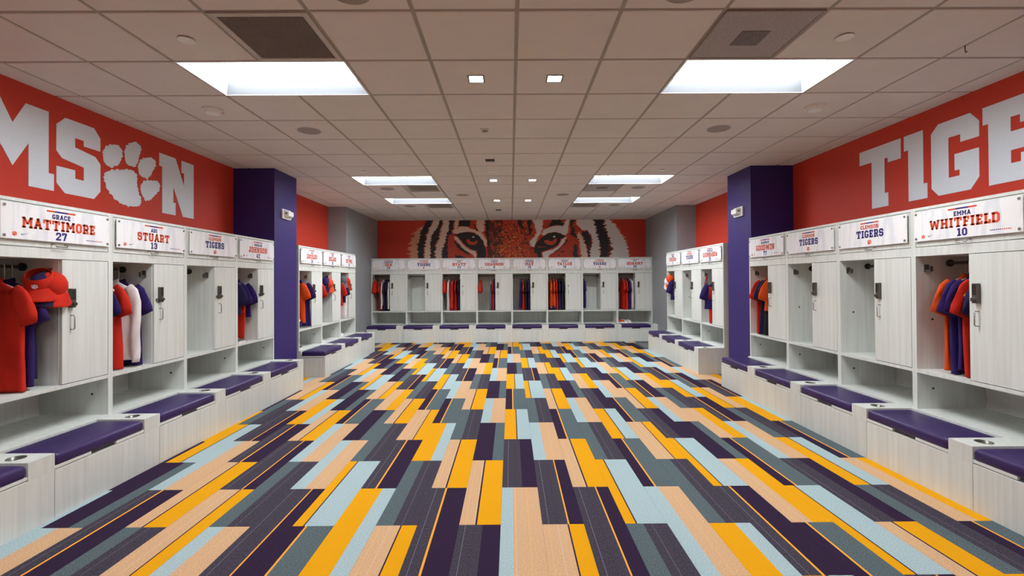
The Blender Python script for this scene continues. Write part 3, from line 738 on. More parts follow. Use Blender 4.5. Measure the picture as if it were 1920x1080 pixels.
FONT = {
 'A': (8, [ST(4, 10, 1.4, 0, 2.5), ST(4, 10, 6.6, 0, 2.5), RC(2, 2.6, 6, 4.4), RC(-.2, 0, 3, 1.7), RC(5, 0, 8.2, 1.7), RC(2.6, 8.6, 5.4, 10)]),
 'B': (7, OCT(7) + [RC(-.4, 0, 2.5, 2.2), RC(-.4, 7.8, 2.5, 10), RC(2, 4, 5.5, 6)]),
 'C': (7, OCT(7, (2,)) + [RC(4.5, 6.4, 7, 8.1), RC(4.5, 1.9, 7, 3.6)]),
 'D': (7, OCT(7) + [RC(-.4, 0, 2.5, 2.2), RC(-.4, 7.8, 2.5, 10)]),
 'E': (6.6, [RC(.6, 0, 3.1, 10), RC(0, 7.8, 6.4, 10), RC(0, 0, 6.4, 2.2), RC(2, 4, 5.2, 6.1), RC(4.6, 6.6, 6.4, 8), RC(4.6, 2, 6.4, 3.4)]),
 'F': (6.4, [RC(.6, 0, 3.1, 10), RC(0, 7.8, 6.4, 10), RC(0, 0, 4.4, 1.9), RC(2, 4, 5.2, 6.1), RC(4.6, 6.6, 6.4, 8)]),
 'G': (7, OCT(7, (2,)) + [RC(4.5, 1.9, 7, 5), RC(3.6, 3.4, 7, 5.2), RC(4.5, 6.8, 7, 8.1)]),
 'H': (8.4, [RC(.6, 0, 3.1, 10), RC(5.3, 0, 7.8, 10), RC(2, 4, 6, 6.1), RC(0, 8.3, 3.7, 10), RC(4.7, 8.3, 8.4, 10), RC(0, 0, 3.7, 1.7), RC(4.7, 0, 8.4, 1.7)]),
 'I': (4.4, [RC(.95, 0, 3.45, 10), RC(0, 8.2, 4.4, 10), RC(0, 0, 4.4, 1.8)]),
 'J': (6.4, [RC(3.2, 1.8, 5.7, 10), RC(2.4, 8.2, 6.4, 10), RC(1.6, 0, 4.4, 2.2), [(3.2, 0), (4.4, 0), (5.7, 1.8), (3.2, 2.2)], RC(0, 1.6, 2.3, 3.8), [(1.6, 0), (2.3, 0), (2.3, 2.2), (0, 1.6)]]),
 'K': (8.2, [RC(.6, 0, 3.1, 10), RC(0, 8.3, 3.8, 10), RC(0, 0, 3.8, 1.7), [(2.6, 4.2), (4.8, 4.2), (8, 10), (5.2, 10)], [(3, 5.6), (4.8, 6), (8.2, 0), (5.2, 0)][::-1]]),
 'L': (6.4, [RC(.6, 0, 3.1, 10), RC(0, 8.2, 4.2, 10), RC(0, 0, 6.4, 2.2), RC(4.3, 2, 6.4, 4)]),
 'M': (10, [RC(.5, 0, 2.9, 10), RC(7.1, 0, 9.5, 10), ST(1.8, 10, 5, 3.4, 2.2), ST(8.2, 10, 5, 3.4, 2.2), RC(0, 0, 3.6, 1.7), RC(6.4, 0, 10, 1.7), RC(0, 8.3, 2, 10), RC(8, 8.3, 10, 10)]),
 'N': (8.8, [RC(.5, 0, 2.8, 10), RC(6, 0, 8.3, 10), ST(1.8, 10, 7, 0, 2.6), RC(0, 8.3, 2, 10), RC(0, 0, 3.4, 1.7), RC(5.2, 8.3, 8.8, 10)]),
 'O': (7, OCT(7)), '0': (7, OCT(7)),
 'P': (7, PB), 'R': (7.4, PB + [[(5, 0), (7.6, 0), (5.8, 4.6), (3.4, 4.6)]]),
 'Q': (7, OCT(7) + [[(3.8, 3), (6, -1), (8, -.8), (5.4, 3.4)]]),
 'S': (7, SS),
 'T': (8.1, [RC(2.8, 0, 5.3, 10), RC(0, 7.8, 8.1, 10), RC(0, 6.2, 1.8, 8), RC(6.3, 6.2, 8.1, 8), RC(1.8, 0, 6.3, 1.7)]),
 'U': (8, [RC(.4, 1.8, 2.9, 10), RC(5.1, 1.8, 7.6, 10), RC(2, 0, 6, 2.2), [(2, 0), (2.9, 1.8), (.4, 1.8)], [(6, 0), (7.6, 1.8), (5.1, 1.8)], RC(0, 8.3, 3.6, 10), RC(4.4, 8.3, 8, 10)]),
 'W': (11.6, [ST(1.4, 10, 3.2, 0, 2.3), ST(5.8, 9, 3.2, 0, 2.2), ST(5.8, 9, 8.4, 0, 2.2), ST(10.2, 10, 8.4, 0, 2.3), RC(0, 8.4, 3.2, 10), RC(8.4, 8.4, 11.6, 10)]),
 'V': (8, [ST(1.4, 10, 4, 0, 2.5), ST(6.6, 10, 4, 0, 2.5), RC(-.2, 8.3, 3, 10), RC(5, 8.3, 8.2, 10)]),
 'X': (8, [ST(1.6, 10, 6.4, 0, 2.6), ST(6.4, 10, 1.6, 0, 2.6)]),
 'Y': (8, [ST(1.5, 10, 4, 4.4, 2.6), ST(6.5, 10, 4, 4.4, 2.6), RC(2.75, 0, 5.25, 5), RC(1.8, 0, 6.2, 1.7), RC(0, 8.4, 3.3, 10), RC(4.7, 8.4, 8, 10)]),
 'Z': (6.8, [RC(0, 7.8, 6.8, 10), RC(0, 0, 6.8, 2.2), ST(5.2, 8, 1.6, 2, 2.8)]),
 '1': (5.2, [RC(1.4, 0, 3.9, 10), RC(0, 7.6, 2, 9.6), RC(0, 0, 5.2, 1.8)]),
 '2': (6.8, [RC(1.4, 7.8, 5.2, 10), RC(4.4, 5.6, 6.8, 8.4), [(0, 8.4), (1.4, 8.4), (1.4, 10)], [(5.2, 8.4), (6.8, 8.4), (5.2, 10)], [(0, 2), (2.8, 2), (6.8, 5.8), (4.4, 5.8)], RC(0, 0, 6.8, 2.2), RC(0, 6.4, 2.3, 8.4)]),
 '3': (6.8, [RC(1, 7.8, 5.2, 10), RC(4.4, 1.6, 6.8, 8.4), RC(2, 4, 5.5, 6), RC(1, 0, 5.2, 2.2), RC(0, 1.6, 2.3, 3.4), RC(0, 6.6, 2.3, 8.4), [(5.2, 8.4), (6.8, 8.4), (5.2, 10)], [(5.2, 0), (6.8, 1.6), (5.2, 1.6)]]),
 '4': (7.6, [RC(4, 0, 6.4, 10), RC(0, 2.2, 7.6, 4.2), [(0, 4), (2.4, 4), (5.2, 10), (4, 10)]]),
 '5': (6.8, [RC(0, 7.8, 6.6, 10), RC(0, 4.6, 2.3, 10), RC(1, 4.2, 5, 6.3), RC(4.4, 1.6, 6.8, 5), RC(1, 0, 5.2, 2.2), RC(0, 1.6, 2.3, 3.4), [(5, 5), (6.8, 5), (5, 6.3)], [(5.2, 0), (6.8, 1.6), (5.2, 1.6)]]),
 '6': (7, OCT(7, (2,)) + [RC(4.5, 1.9, 7, 5.2), RC(4.5, 6.9, 7, 8.1), RC(2, 4.2, 5.4, 6.2)]),
 '7': (6.6, [RC(0, 7.8, 6.6, 10), RC(0, 6.4, 2, 8), [(1.6, 0), (4, 0), (6.6, 8), (4, 8)]]),
 '8': (7, OCT(7) + [RC(2, 4, 5.2, 6)]),
 '9': (7, OCT(7, (6,)) + [RC(0, 4.8, 2.5, 8.1), RC(0, 1.9, 2.5, 3.1), RC(1.6, 3.8, 5, 5.8)]),
}
def text_polys(s, cx, z0, h, maxw=None):
    k = h / 10; sp = 1.0
    w = sum(FONT[c][0] + sp for c in s) - sp
    kx = k if not maxw or w * k <= maxw else maxw / w
    x = cx - w * kx / 2; out = []
    for c in s:
        for poly in FONT[c][1]:
            out.append([(x + px * kx, z0 + py * k) for px, py in poly])
        x += (FONT[c][0] + sp) * kx
    return out
def flat_print(polys, y):
    """thin printed shapes facing -y"""
    mb = MB()
    for p in polys:
        a = sum(p[i][0] * p[(i + 1) % len(p)][1] - p[(i + 1) % len(p)][0] * p[i][1] for i in range(len(p)))
        if a < 0: p = p[::-1]
        mb.add([(px, y, pz - BENCH_Z) for px, pz in p], [tuple(range(len(p)))])
    return mb
def paw_polys(cx, cz, h):
    k = h / .68
    return [[(cx + (y - 4.70) * k, cz + (z - 2.566) * k) for y, z in smooth_poly(pp, 1)] for pp in PAW]
def swoosh(cx, cz, w):
    pts = [(-.5, .02), (-.46, -.10), (-.38, -.13), (-.2, -.08), (.5, .18), (-.18, .0), (-.34, -.03), (-.42, 0), (-.47, .08)]
    return [[(cx + x * w, cz + z * w) for x, z in pts]]

# ------------------------------------------------------------------ lockers
OFF = (0, 0, -BENCH_Z)
D = .565
LM = {}
def build_locker_meshes():
    w = M_WOOD
    a = lambda *b: MB(OFF).box(*b)
    LM['side_l'] = a(0, .0215, 0, D, .405, 2.03).mesh('side_panel', w)
    LM['side_r'] = a(.8465, .868, 0, D, .405, 2.03).mesh('side_panel', w)
    LM['top_panel'] = a(.0215, .8465, 0, D, 2.008, 2.03).mesh('top_panel', w)
    LM['back_panel'] = a(.0215, .8465, .555, D, .405, 2.008).mesh('back_panel', w)
    LM['shelf'] = a(.0215, .8465, 0, .555, .70, .727).mesh('shelf', w)
    LM['rail'] = a(.0215, .8465, 0, .018, 1.64, 1.711).box(.0215, .8465, .018, .555, 1.64, 1.658).mesh('rail', w)
    LM['divider'] = a(.455, .473, .02, .555, .727, 1.64).mesh('divider', w)
    LM['upper_door'] = bevel_mesh(a(.0260, .8420, .001, .019, 1.7155, 2.0035).mesh('upper_door', w), .0012, 1)
    LM['door'] = bevel_mesh(a(.4600, .8420, -.001, .018, .7315, 1.6355).mesh('door', w), .0012, 1)
    # pull under the nameplate: flat wire loop
    LM['pull'] = MB(OFF).tube([(.385, .001, 1.742), (.385, -.024, 1.740), (.392, -.028, 1.724), (.47, -.028, 1.724), (.477, -.024, 1.740), (.477, .001, 1.742)], .004, 6).mesh('pull', M_STEEL, True)
    # bow handle
    hx = .525
    LM['handle'] = MB(OFF).tube([(hx, -.001, 1.228), (hx, -.024, 1.228), (hx, -.031, 1.220), (hx, -.031, 1.132), (hx, -.024, 1.124), (hx, -.001, 1.124)], .0045, 8).mesh('handle', M_STEEL, True)
    lk = bevel_mesh(MB(OFF).box(.503, .542, -.028, -.001, 1.285, 1.425).mesh('keypad_lock', M_LOCK), .003, 2)
    LM['keypad_lock'] = lk
    kb = MB(OFF)
    for i in range(6):
        for j in range(2):
            kb.box(.508 + j * .0155, .520 + j * .0155, -.031, -.028, 1.345 + i * .0125, 1.353 + i * .0125)
    LM['keypad'] = kb.mesh('keypad', M_KEY)
    LM['lock_knob'] = MB(OFF).cyl((.522, -.028, 1.312), (.522, -.046, 1.312), .014, .012, 16).box(.519, .525, -.05, -.046, 1.300, 1.324).mesh('lock_knob', M_LOCK)
    LM['latch'] = MB(OFF).box(.476, .503, -.012, -.003, 1.296, 1.300).box(.476, .503, -.012, -.003, 1.316, 1.320).box(.476, .480, -.012, -.003, 1.300, 1.316).mesh('latch', M_DARKSTEEL)
    LM['key_lock'] = MB(OFF).cyl((.522, -.001, 1.33), (.522, -.020, 1.33), .017, .015, 18).mesh('key_lock', M_STEEL)
    LM['key_slot'] = MB(OFF).box(.519, .525, -.0215, -.020, 1.320, 1.340).mesh('key_slot', M_BLACK)
    LM['rod'] = MB(OFF).cyl((.0215, .275, 1.585), (.455, .275, 1.585), .0125, n=12).mesh('hanging_rod', M_DARKSTEEL, True)
    LM['flange_l'] = MB(OFF).cyl((.0215, .275, 1.585), (.033, .275, 1.585), .029, n=18).mesh('rod_flange', M_BLACK)
    LM['flange_r'] = MB(OFF).cyl((.443, .275, 1.585), (.455, .275, 1.585), .029, n=18).mesh('rod_flange', M_BLACK)
    for s, x in (('l', .0215), ('r', .455)):
        q = 1 if s == 'l' else -1
        hk = MB(OFF)
        bx = lambda x0, x1, *r: hk.box(min(x0, x1), max(x0, x1), *r)
        bx(x, x + q * .006, .065, .105, 1.515, 1.575); bx(x + q * .006, x + q * .050, .072, .098, 1.517, 1.532); bx(x + q * .042, x + q * .050, .072, .098, 1.532, 1.56)
        LM['hook_' + s] = bevel_mesh(hk.mesh('coat_hook', M_DARKSTEEL), .0015, 1)
    LM['cap_a'] = MB(OFF).cyl((.0215, .13, 1.13), (.0235, .13, 1.13), .009, n=12).mesh('hole_cap', M_BLACK)
    LM['cap_b'] = MB(OFF).cyl((.0215, .13, .57), (.0235, .13, .57), .009, n=12).mesh('hole_cap', M_BLACK)
    LM['cap_c'] = MB(OFF).cyl((.8445, .13, .57), (.8465, .13, .57), .009, n=12).mesh('hole_cap', M_BLACK)
    LM['plate'] = bevel_mesh(MB(OFF).box(.035, .833, -.020, -.014, 1.757, 1.993).mesh('nameplate', M_PLATE), .001, 1)
    LM['standoff'] = MB().cyl((0, .02, 0), (0, -.010, 0), .0095, n=14).mesh('standoff', M_STEEL)
build_locker_meshes()

def bar_polys(cx):
    z0, z1, w = 1.9655, 1.9775, .215
    q = w / 7.2
    return [[RC(cx - w / 2, z0, cx - w / 2 + 2 * q, z1), RC(cx + w / 2 - 2 * q, z0, cx + w / 2, z1)], [RC(cx - w / 2 + 2 * q, z0, cx + w / 2 - 2 * q, z1)]]

def locker(loc, rz, label, first, last, num, keyed=False):
    root = empty('locker', (loc[0], loc[1], BENCH_Z), rz)
    tag(root, label, 'locker', 'white lockers along the walls')
    for k, nm in (('side_l', 'side_panel'), ('side_r', 'side_panel'), ('top_panel', 'top_panel'), ('back_panel', 'back_panel'), ('shelf', 'shelf'), ('rail', 'rail'), ('divider', 'divider'), ('rod', 'hanging_rod'),
                  ('flange_l', 'rod_flange'), ('flange_r', 'rod_flange'), ('hook_l', 'coat_hook'), ('hook_r', 'coat_hook'), ('cap_a', 'hole_cap'), ('cap_b', 'hole_cap'), ('cap_c', 'hole_cap')):
        put(nm, LM[k], root)
    ud = put('upper_door', LM['upper_door'], root); put('pull', LM['pull'], ud)
    dr = put('door', LM['door'], root); put('handle', LM['handle'], dr)
    if keyed:
        kl = put('key_lock', LM['key_lock'], dr); put('key_slot', LM['key_slot'], dr)
    else:
        for k in ('keypad_lock', 'keypad', 'lock_knob', 'latch'): put(k, LM[k], dr)
    pl = put('nameplate', LM['plate'], root)
    for x in (.055, .813):
        for z in (1.777, 1.973):
            put('standoff', LM['standoff'], pl, (x, -.014, z - BENCH_Z))
    cx = .434; yp = -.0208
    org, pur = bar_polys(cx)
    PR = [('stripe', [p], M_ORANGE_P) for p in org] + [('stripe', pur, M_PURPLE_P)]
    if num:
        PR += [('first_name', text_polys(first, cx, 1.919, .034, .26), M_PURPLE_P), ('player_number', text_polys(num, cx, 1.770, .057), M_PURPLE_P),
               ('last_name', text_polys(last, cx, 1.836, .073, .54), M_ORANGE_P), ('paw_logo', paw_polys(.118, 1.792, .030), M_ORANGE_P), ('sponsor_logo', swoosh(.185, 1.793, .055), M_PURPLE_P)]
        x = .63; tl = [[], []]      # small two-tone tag line, lower right
        for i in range(11):
            tl[0 if i < 6 else 1].append(RC(x, 1.785, x + .0085, 1.7915)); x += .0125
        PR += [('tag_line', tl[0], M_PURPLE_P), ('tag_line', tl[1], M_ORANGE_P)]
    else:
        PR += [('school_name', text_polys(first, cx, 1.917, .036, .26), M_ORANGE_P), ('paw_logo', paw_polys(cx, 1.797, .046), M_ORANGE_P), ('team_name', text_polys(last, cx, 1.836, .070, .4), M_PURPLE_P)]
    for nm, polys, mm in PR:
        o = flat_print(polys, yp).build(nm, mm, pl)
    return root
# ------------------------------------------------------------------ benches
CUSH_W, BOV = .708, .40       # cushion length, bench overhang in front of the lockers
BM = {}
def cushion_mesh():
    nx, ny = 26, 14
    x0, x1, y0, y1, zb, zt = .003, CUSH_W - .003, .0, .362, .3255, .4005
    mb = MB(); rings = []
    def outline(ins):
        r = max(.024 - ins * .3, .006); pts = []
        xa, xb, ya, yb = x0 + ins, x1 - ins, y0 + ins, y1 - ins
        for (cx_, cy_, a0) in ((xa + r, ya + r, PI), (xb - r, ya + r, 1.5 * PI), (xb - r, yb - r, 0), (xa + r, yb - r, .5 * PI)):
            for k in range(6):
                a = a0 + k / 5 * PI / 2
                pts.append((cx_ + math.cos(a) * r, cy_ + math.sin(a) * r))
        return pts
    for ins, z in ((.004, zb), (.0, zb + .008), (.0, zt - .030), (.0025, zt - .017), (.009, zt - .008), (.02, zt - .003), (.05, zt), (.10, zt + .003), (.14, zt + .004)):
        rings.append([(x, y, z) for x, y in outline(ins)])
    mb.loft(rings)
    return mb.mesh('cushion', M_CUSHION, True)
def build_bench_meshes():
    dep = .965
    b = MB().box(0, P, .02, dep, 0, .299)
    b.box(0, CUSH_W, .370, dep, .299, BENCH_Z)
    BM['base'] = b.mesh('base', M_WOOD)
    BM['front_panel'] = bevel_mesh(MB().box(.0015, P - .0015, 0, .02, 0, .2985).mesh('front_panel', M_WOOD), .001, 1)
    # end block with a round cup hole in its top
    mb = MB()
    xa, xb, ya, yb, zt, zb = CUSH_W, P, 0, dep, BENCH_Z, .299
    cx, cy, rr = (xa + xb) / 2, .155, .044
    mb.box(xa, xb, ya, yb, zb, zt, 0, 't')
    y2 = .155 + .155
    mb.add([(xa, y2, zt), (xb, y2, zt), (xb, yb, zt), (xa, yb, zt)], [(0, 1, 2, 3)])
    hw, hd = (xb - xa) / 2, .155
    ca = math.atan2(hd, hw); angs = sorted(set([round(2 * PI * i / 24, 5) for i in range(24)] + [round(a % (2 * PI), 5) for a in (ca, PI - ca, PI + ca, -ca)]))
    inner, outer = [], []
    for a in angs:
        c, s = math.cos(a), math.sin(a)
        k = min(hw / abs(c) if abs(c) > 1e-6 else 9, hd / abs(s) if abs(s) > 1e-6 else 9)
        inner.append((cx + c * rr, cy + s * rr, zt)); outer.append((cx + c * k, cy + s * k, zt))
    mb.loft([outer, inner], cap=False)
    BM['block'] = mb.mesh('end_block', M_WOOD)
    n = 24
    ring = lambda r, z: [(cx + math.cos(2 * PI * i / n) * r, cy + math.sin(2 * PI * i / n) * r, z) for i in range(n)]
    cup = MB(); cup.loft([ring(rr + .004, zt + .0005), ring(rr + .004, zt + .001), ring(rr - .002, zt + .001), ring(rr - .003, zt - .085)], cap=False)
    cup.add(ring(rr - .003, zt - .085), [tuple(range(n))])
    BM['cup'] = cup.mesh('cup_holder', M_DARKSTEEL, True)
    g0, g1 = .255, .455
    lid = MB().box(.002, g0, .002, .366, .3055, .3245).box(g1, CUSH_W - .002, .002, .366, .3055, .3245).box(g0, g1, .045, .366, .3055, .3245)
    BM['lid'] = lid.mesh('lid_board', M_WOOD_EDGE)
    BM['cushion'] = cushion_mesh()
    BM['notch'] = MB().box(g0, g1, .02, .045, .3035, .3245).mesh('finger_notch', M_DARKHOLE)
build_bench_meshes()
def bench(loc, rz, label):
    root = empty('bench', loc, rz)
    tag(root, label, 'bench', 'white benches with purple cushions')
    put('base', BM['base'], root); put('front_panel', BM['front_panel'], root)
    eb = put('end_block', BM['block'], root); put('cup_holder', BM['cup'], eb)
    put('lid_board', BM['lid'], root); put('cushion', BM['cushion'], root); put('finger_notch', BM['notch'], root)
    return root

# ------------------------------------------------------------------ runs of lockers
YE = 6.385       # far end of the two near runs
UN = {}          # key -> world matrix of the locker frame
def unit(key, side, i, lk_label, be_label, first, last, num, keyed=False):
    if side == 'L1': px, py, rz = -2.85, YE - (i + 1) * P, PI / 2
    elif side == 'L2': px, py, rz = -2.85, 7.13 + i * P, PI / 2
    elif side == 'R1': px, py, rz = 2.893, YE - i * P, -PI / 2
    elif side == 'R2': px, py, rz = 2.893, 9.77 - i * P, -PI / 2
    else: px, py, rz = -3.438 + i * P, 11.06, 0
    m = Matrix.Rotation(rz, 4, 'Z')
    c = Vector((px, py, 0)) + m @ Vector((0, BOV, 0))
    locker(c, rz, lk_label, first, last, num, keyed)
    bench((px, py, 0), rz, be_label)
    UN[key] = Matrix.Translation(c) @ m
TG = ('CLEMSON', 'TIGERS', '')
WH, BW = 'white locker %s', 'white bench with purple cushion %s'
unit('27', 'L1', 3, 'nearest white locker on the left, numbered 27, holding red clothes and caps', BW % 'under the nearest left locker with caps', 'GRACE', 'MATTIMORE', '27')
unit('13', 'L1', 2, 'white locker numbered 13 with a white long-sleeved top inside', BW % 'under the locker with the white long-sleeved top', 'ABI', 'STUART', '13')
unit('Le', 'L1', 1, 'empty white locker on the left, before the locker beside the purple pillar', BW % 'under the empty locker on the left', *TG)
unit('42', 'L1', 0, 'white locker numbered 42 beside the left purple pillar', BW % 'beside the left purple pillar, near side', 'MORGAN', 'JOHNSON', '42')
unit('Lx', 'L1', 4, 'white locker at the left edge before the one with caps', BW % 'cut by the lower left corner', *TG)
unit('16', 'L2', 0, 'white locker numbered 16 just behind the left purple pillar', BW % 'just behind the left purple pillar', 'ALI', 'LOCOLEO', '16')
unit('18', 'L2', 1, 'white locker numbered 18, middle of the three behind the left pillar', BW % 'in the middle of the three behind the left pillar', 'REN', 'KELLER', '18')
unit('34', 'L2', 2, 'white locker nearest the left grey corner, holding a cap and white trousers', BW % 'nearest the left grey corner', 'AVA', 'CRYMBL', '34')
unit('24', 'B', 0, 'leftmost white locker under the tiger mural, numbered 24', BW % 'leftmost under the tiger mural', 'DANIELLE', 'ODA', '24')
unit('Be', 'B', 1, 'empty white locker under the tiger mural, second from the left', BW % 'second from the left under the mural', *TG)
unit('23', 'B', 2, 'white locker numbered 23 with key lock under the left tiger eye', BW % 'third from the left under the mural', 'JOJO', 'HYATT', '23', True)
unit('6', 'B', 3, 'white locker numbered 6 left of the middle under the mural', BW % 'left of the middle under the mural', 'CARLEY', 'SHANNON', '6')
unit('15', 'B', 4, 'white locker numbered 15 right of the middle under the mural', BW % 'right of the middle under the mural', 'MADISON', 'MAY', '15')
unit('18b', 'B', 5, 'white locker numbered 18 with key lock under the right tiger eye', BW % 'third from the right under the mural', 'HAILEY', 'TAYLOR', '18', True)
unit('Bp', 'B', 6, 'white locker with one purple shirt, second from the right under the mural', BW % 'second from the right under the mural', *TG)
unit('20', 'B', 7, 'rightmost white locker under the tiger mural, numbered 20', BW % 'rightmost under the tiger mural', 'MIA', 'BONAMY', '20')
unit('2', 'R2', 0, 'white locker nearest the right grey corner, numbered 2', BW % 'nearest the right grey corner', 'JORDI', 'PEREIRA', '2')
unit('Re', 'R2', 1, 'empty white locker, middle of the three behind the right pillar', BW % 'in the middle of the three behind the right pillar', *TG)
unit('25', 'R2', 2, 'white locker with red lanyard just behind the right purple pillar', BW % 'just behind the right purple pillar', 'PATRICIA', 'GUIMBARDA', '25')
unit('77', 'R1', 0, 'white locker numbered 77 beside the right purple pillar', BW % 'beside the right purple pillar, near side', 'HANNAH', 'GOODWIN', '77')
unit('Ra', 'R1', 1, 'empty white locker on the right, second from the purple pillar', BW % 'second from the right purple pillar', *TG)
unit('Rb', 'R1', 2, 'empty white locker on the right, third from the purple pillar', BW % 'third from the right purple pillar', *TG)
unit('10', 'R1', 3, 'nearest white locker on the right, numbered 10, holding orange and purple shirts', BW % 'under the nearest right locker with shirts', 'EMMA', 'WHITFIELD', '10')
unit('Rx', 'R1', 4, 'white locker at the right edge before the one with shirts', BW % 'cut by the lower right corner', *TG)

# ------------------------------------------------------------------ clothing and kit in the lockers
def cloth(name, c, rough=.85):
    return mat('cloth_' + name, lin(*c), rough, spec=.2, var=.10, scale=(14, 14, 5), bump=.25, rand=True)
CL = {'red': cloth('red', (196, 42, 27)), 'orange': cloth('orange', (216, 78, 26)), 'purple': cloth('purple', (47, 33, 94)), 'navy': cloth('navy', (40, 33, 72)),
      'black': cloth('black', (42, 42, 48)), 'white': cloth('white', (232, 224, 224)), 'grey': cloth('grey', (98, 100, 106)), 'gold': cloth('gold', (206, 150, 80), .35), 'dred': cloth('dred', (150, 28, 22))}
M_HANGER = mat('hanger_plastic', lin(226, 222, 216), .4, var=.02, scale=(20, 20, 20))
M_SOLE = mat('shoe_sole', lin(235, 233, 228), .6, var=.02, scale=(20, 20, 20))
M_LACE = mat('shoe_lace', lin(240, 240, 238), .7, var=.02, scale=(60, 60, 60))

hanger_me = None
def hanger_mesh():
    mb = MB()
    hook = [(0, .0, .0), (0, .0, .088)] + [(0, .0165 - math.cos(a) * .0165, .098 + math.sin(a) * .018) for a in [i * PI / 6 for i in range(0, 9)]]
    mb.tube(hook, .0034, 6)
    tri = [(0, 0, 0), (0, .10, -.035), (0, .195, -.075), (0, .20, -.085), (0, .19, -.09), (0, 0, -.088), (0, -.19, -.09), (0, -.20, -.085), (0, -.195, -.075), (0, -.10, -.035)]
    mb.tube(tri, .0048, 6, closed=True)
    return mb.mesh('coat_hanger', M_HANGER, True)
hanger_me = hanger_mesh()
ROD_Y, ROD_Z = .275, 1.585
NECK_Z = ROD_Z - .112          # where the garment neck sits

def place(o, key, local, rz=0.0, rx=0.0, ry=0.0):
    m = UN[key] @ Matrix.Translation(local) @ Matrix.Rotation(rz, 4, 'Z') @ Matrix.Rotation(ry, 4, 'Y') @ Matrix.Rotation(rx, 4, 'X')
    o.matrix_world = m
    return o
def hang(key, x, yaw):
    h = put('coat_hanger', hanger_me)
    place(h, key, (x, ROD_Y - .0165, ROD_Z - .100), yaw)
    return h
HANG_N = {}

def ring2(cx, cy, z, hw, ht, n, wr, ph, amp):
    """one horizontal garment ring: wide along y, thin along x, with pleats"""
    out = []
    for i in range(n):
        a = 2 * PI * i / n
        y = math.cos(a) * hw; s = math.sin(a)
        x = (abs(s) ** .7) * (1 if s >= 0 else -1) * ht
        x += amp * math.sin(y * 34 + ph + z * 2.0) * (1 if s >= 0 else .7) + amp * .6 * math.sin(y * 71 + ph * 2.3 - z * 5)
        out.append((cx + x, cy + y, z))
    return out

def shirt(key, x, color, label, length=.68, sleeve='short', width=1.0, thick=.030, yaw=0.0, trim=None, group=None, collar=None, hanger=True, logo=None, dy=0.0, dz=0.0, hood=False):
    """hanging shirt: body mesh with sleeves, collar as parts; origin at the neck"""
    ph = random.uniform(0, 6); n = 28
    length = min(length, .738 + dz)
    prof = [(0.012, .060, .018), (0, .066, .020), (-.020, .105, .020), (-.042, .150, .020), (-.066, .186, .020), (-.10, .206, .022)]
    for t, hw, ht in ((.12, .208, .026), (.3, .205, .030), (.5, .207, .033), (.7, .211, .034), (.86, .214, .035), (.97, .216, .035), (1, .217, .035)):
        prof.append((-.10 - (length - .10) * t, hw, ht))
    rings = []
    for i, (z, hw, ht) in enumerate(prof):
        amp = .0008 + .012 * min(1, max(0, -z - .06) / .4)
        if z < -.5: amp += .003
        rings.append(ring2(0, .012 * math.sin(z * 4 + ph) * (-z), z, hw * width, ht * thick / .033, n, 0, ph, amp))
    mb = MB(); mb.loft(rings)
    nm = 'hooded_top' if hood else ('long_sleeved_top' if sleeve == 'long' else 'shirt')
    me = mb.mesh(nm, CL[color], True)
    o = put(nm, me)
    for s in (-1, 1):
        if sleeve == 'none': break
        if sleeve == 'short':
            path = [(.150, -.050, .062), (.185, -.085, .072), (.212, -.150, .082), (.232, -.22, .086), (.246, -.285, .088)]
        else:
            path = [(.150, -.050, .060), (.186, -.085, .068), (.205, -.18, .068), (.212, -.32, .060), (.214, -.46, .052), (.216, -.60, .044), (.217, -.66, .038), (.217, -.70, .040)]
        rr = []
        for k, (py, pz, hw) in enumerate(path):
            pa = path[max(k - 1, 0)]; pb = path[min(k + 1, len(path) - 1)]
            dy_, dz_ = pb[0] - pa[0], pb[1] - pa[1]; L = math.hypot(dy_, dz_)
            ny, nz = -dz_ / L, dy_ / L       # across the sleeve
            if k == len(path) - 1 and sleeve == 'short': ny, nz = .93, .37
            r_ = []
            for i in range(16):
                a = 2 * PI * i / 16
                t = math.cos(a) * hw * .92; xx = math.sin(a) * (.021 + .004 * k / len(path)) * thick / .030
                xx += .008 * math.sin(a * 3 + ph + k * 1.9) * min(1, k / 2)
                r_.append((xx, s * (py + ny * t * .82) * (1 if width > .9 else width), pz + nz * t * .82))
            rr.append(r_ if s > 0 else r_[::-1])
        sm = MB(); sm.loft(rr)
        sl = sm.build('sleeve', CL[trim or color] if not isinstance(trim, tuple) else CL[trim[0]], o, smooth=True)
    cm = MB()
    cr = []
    for z, sc in ((.006, 1.0), (.022, .92), (.034, .86), (.020, .80), (.004, .82)):
        cr.append([(math.sin(2 * PI * i / 20) * .024 * sc, math.cos(2 * PI * i / 20) * .074 * sc, z - .018 * abs(math.sin(2 * PI * i / 20))) for i in range(20)])
    cm.loft(cr, cap=False); cm.build('collar', CL[collar or color], o, smooth=True)
    if hood:
        hm = MB(); hr = []
        for k in range(6):
            t = k / 5; hr.append([(math.sin(2 * PI * i / 16) * (.045 - .02 * t), .02 + math.cos(2 * PI * i / 16) * (.09 - .045 * t), .01 + .055 * math.sin(t * PI / 2)) for i in range(16)])
        hm.loft(hr); hm.build('hood', CL[color], o, smooth=True)
    place(o, key, (x, ROD_Y + dy, NECK_Z + dz), yaw)
    tag(o, label, 'hoodie' if hood else 'shirt', group or 'clothes hanging in the lockers')
    if hanger:
        h = hang(key, x, yaw)
        w = HANG_N[key] = HANG_N.get(key, 0) + 1
        tag(h, ' '.join(('coat hanger of the ' + label).split()[:16]), 'hanger', 'coat hangers in the lockers')
    return o

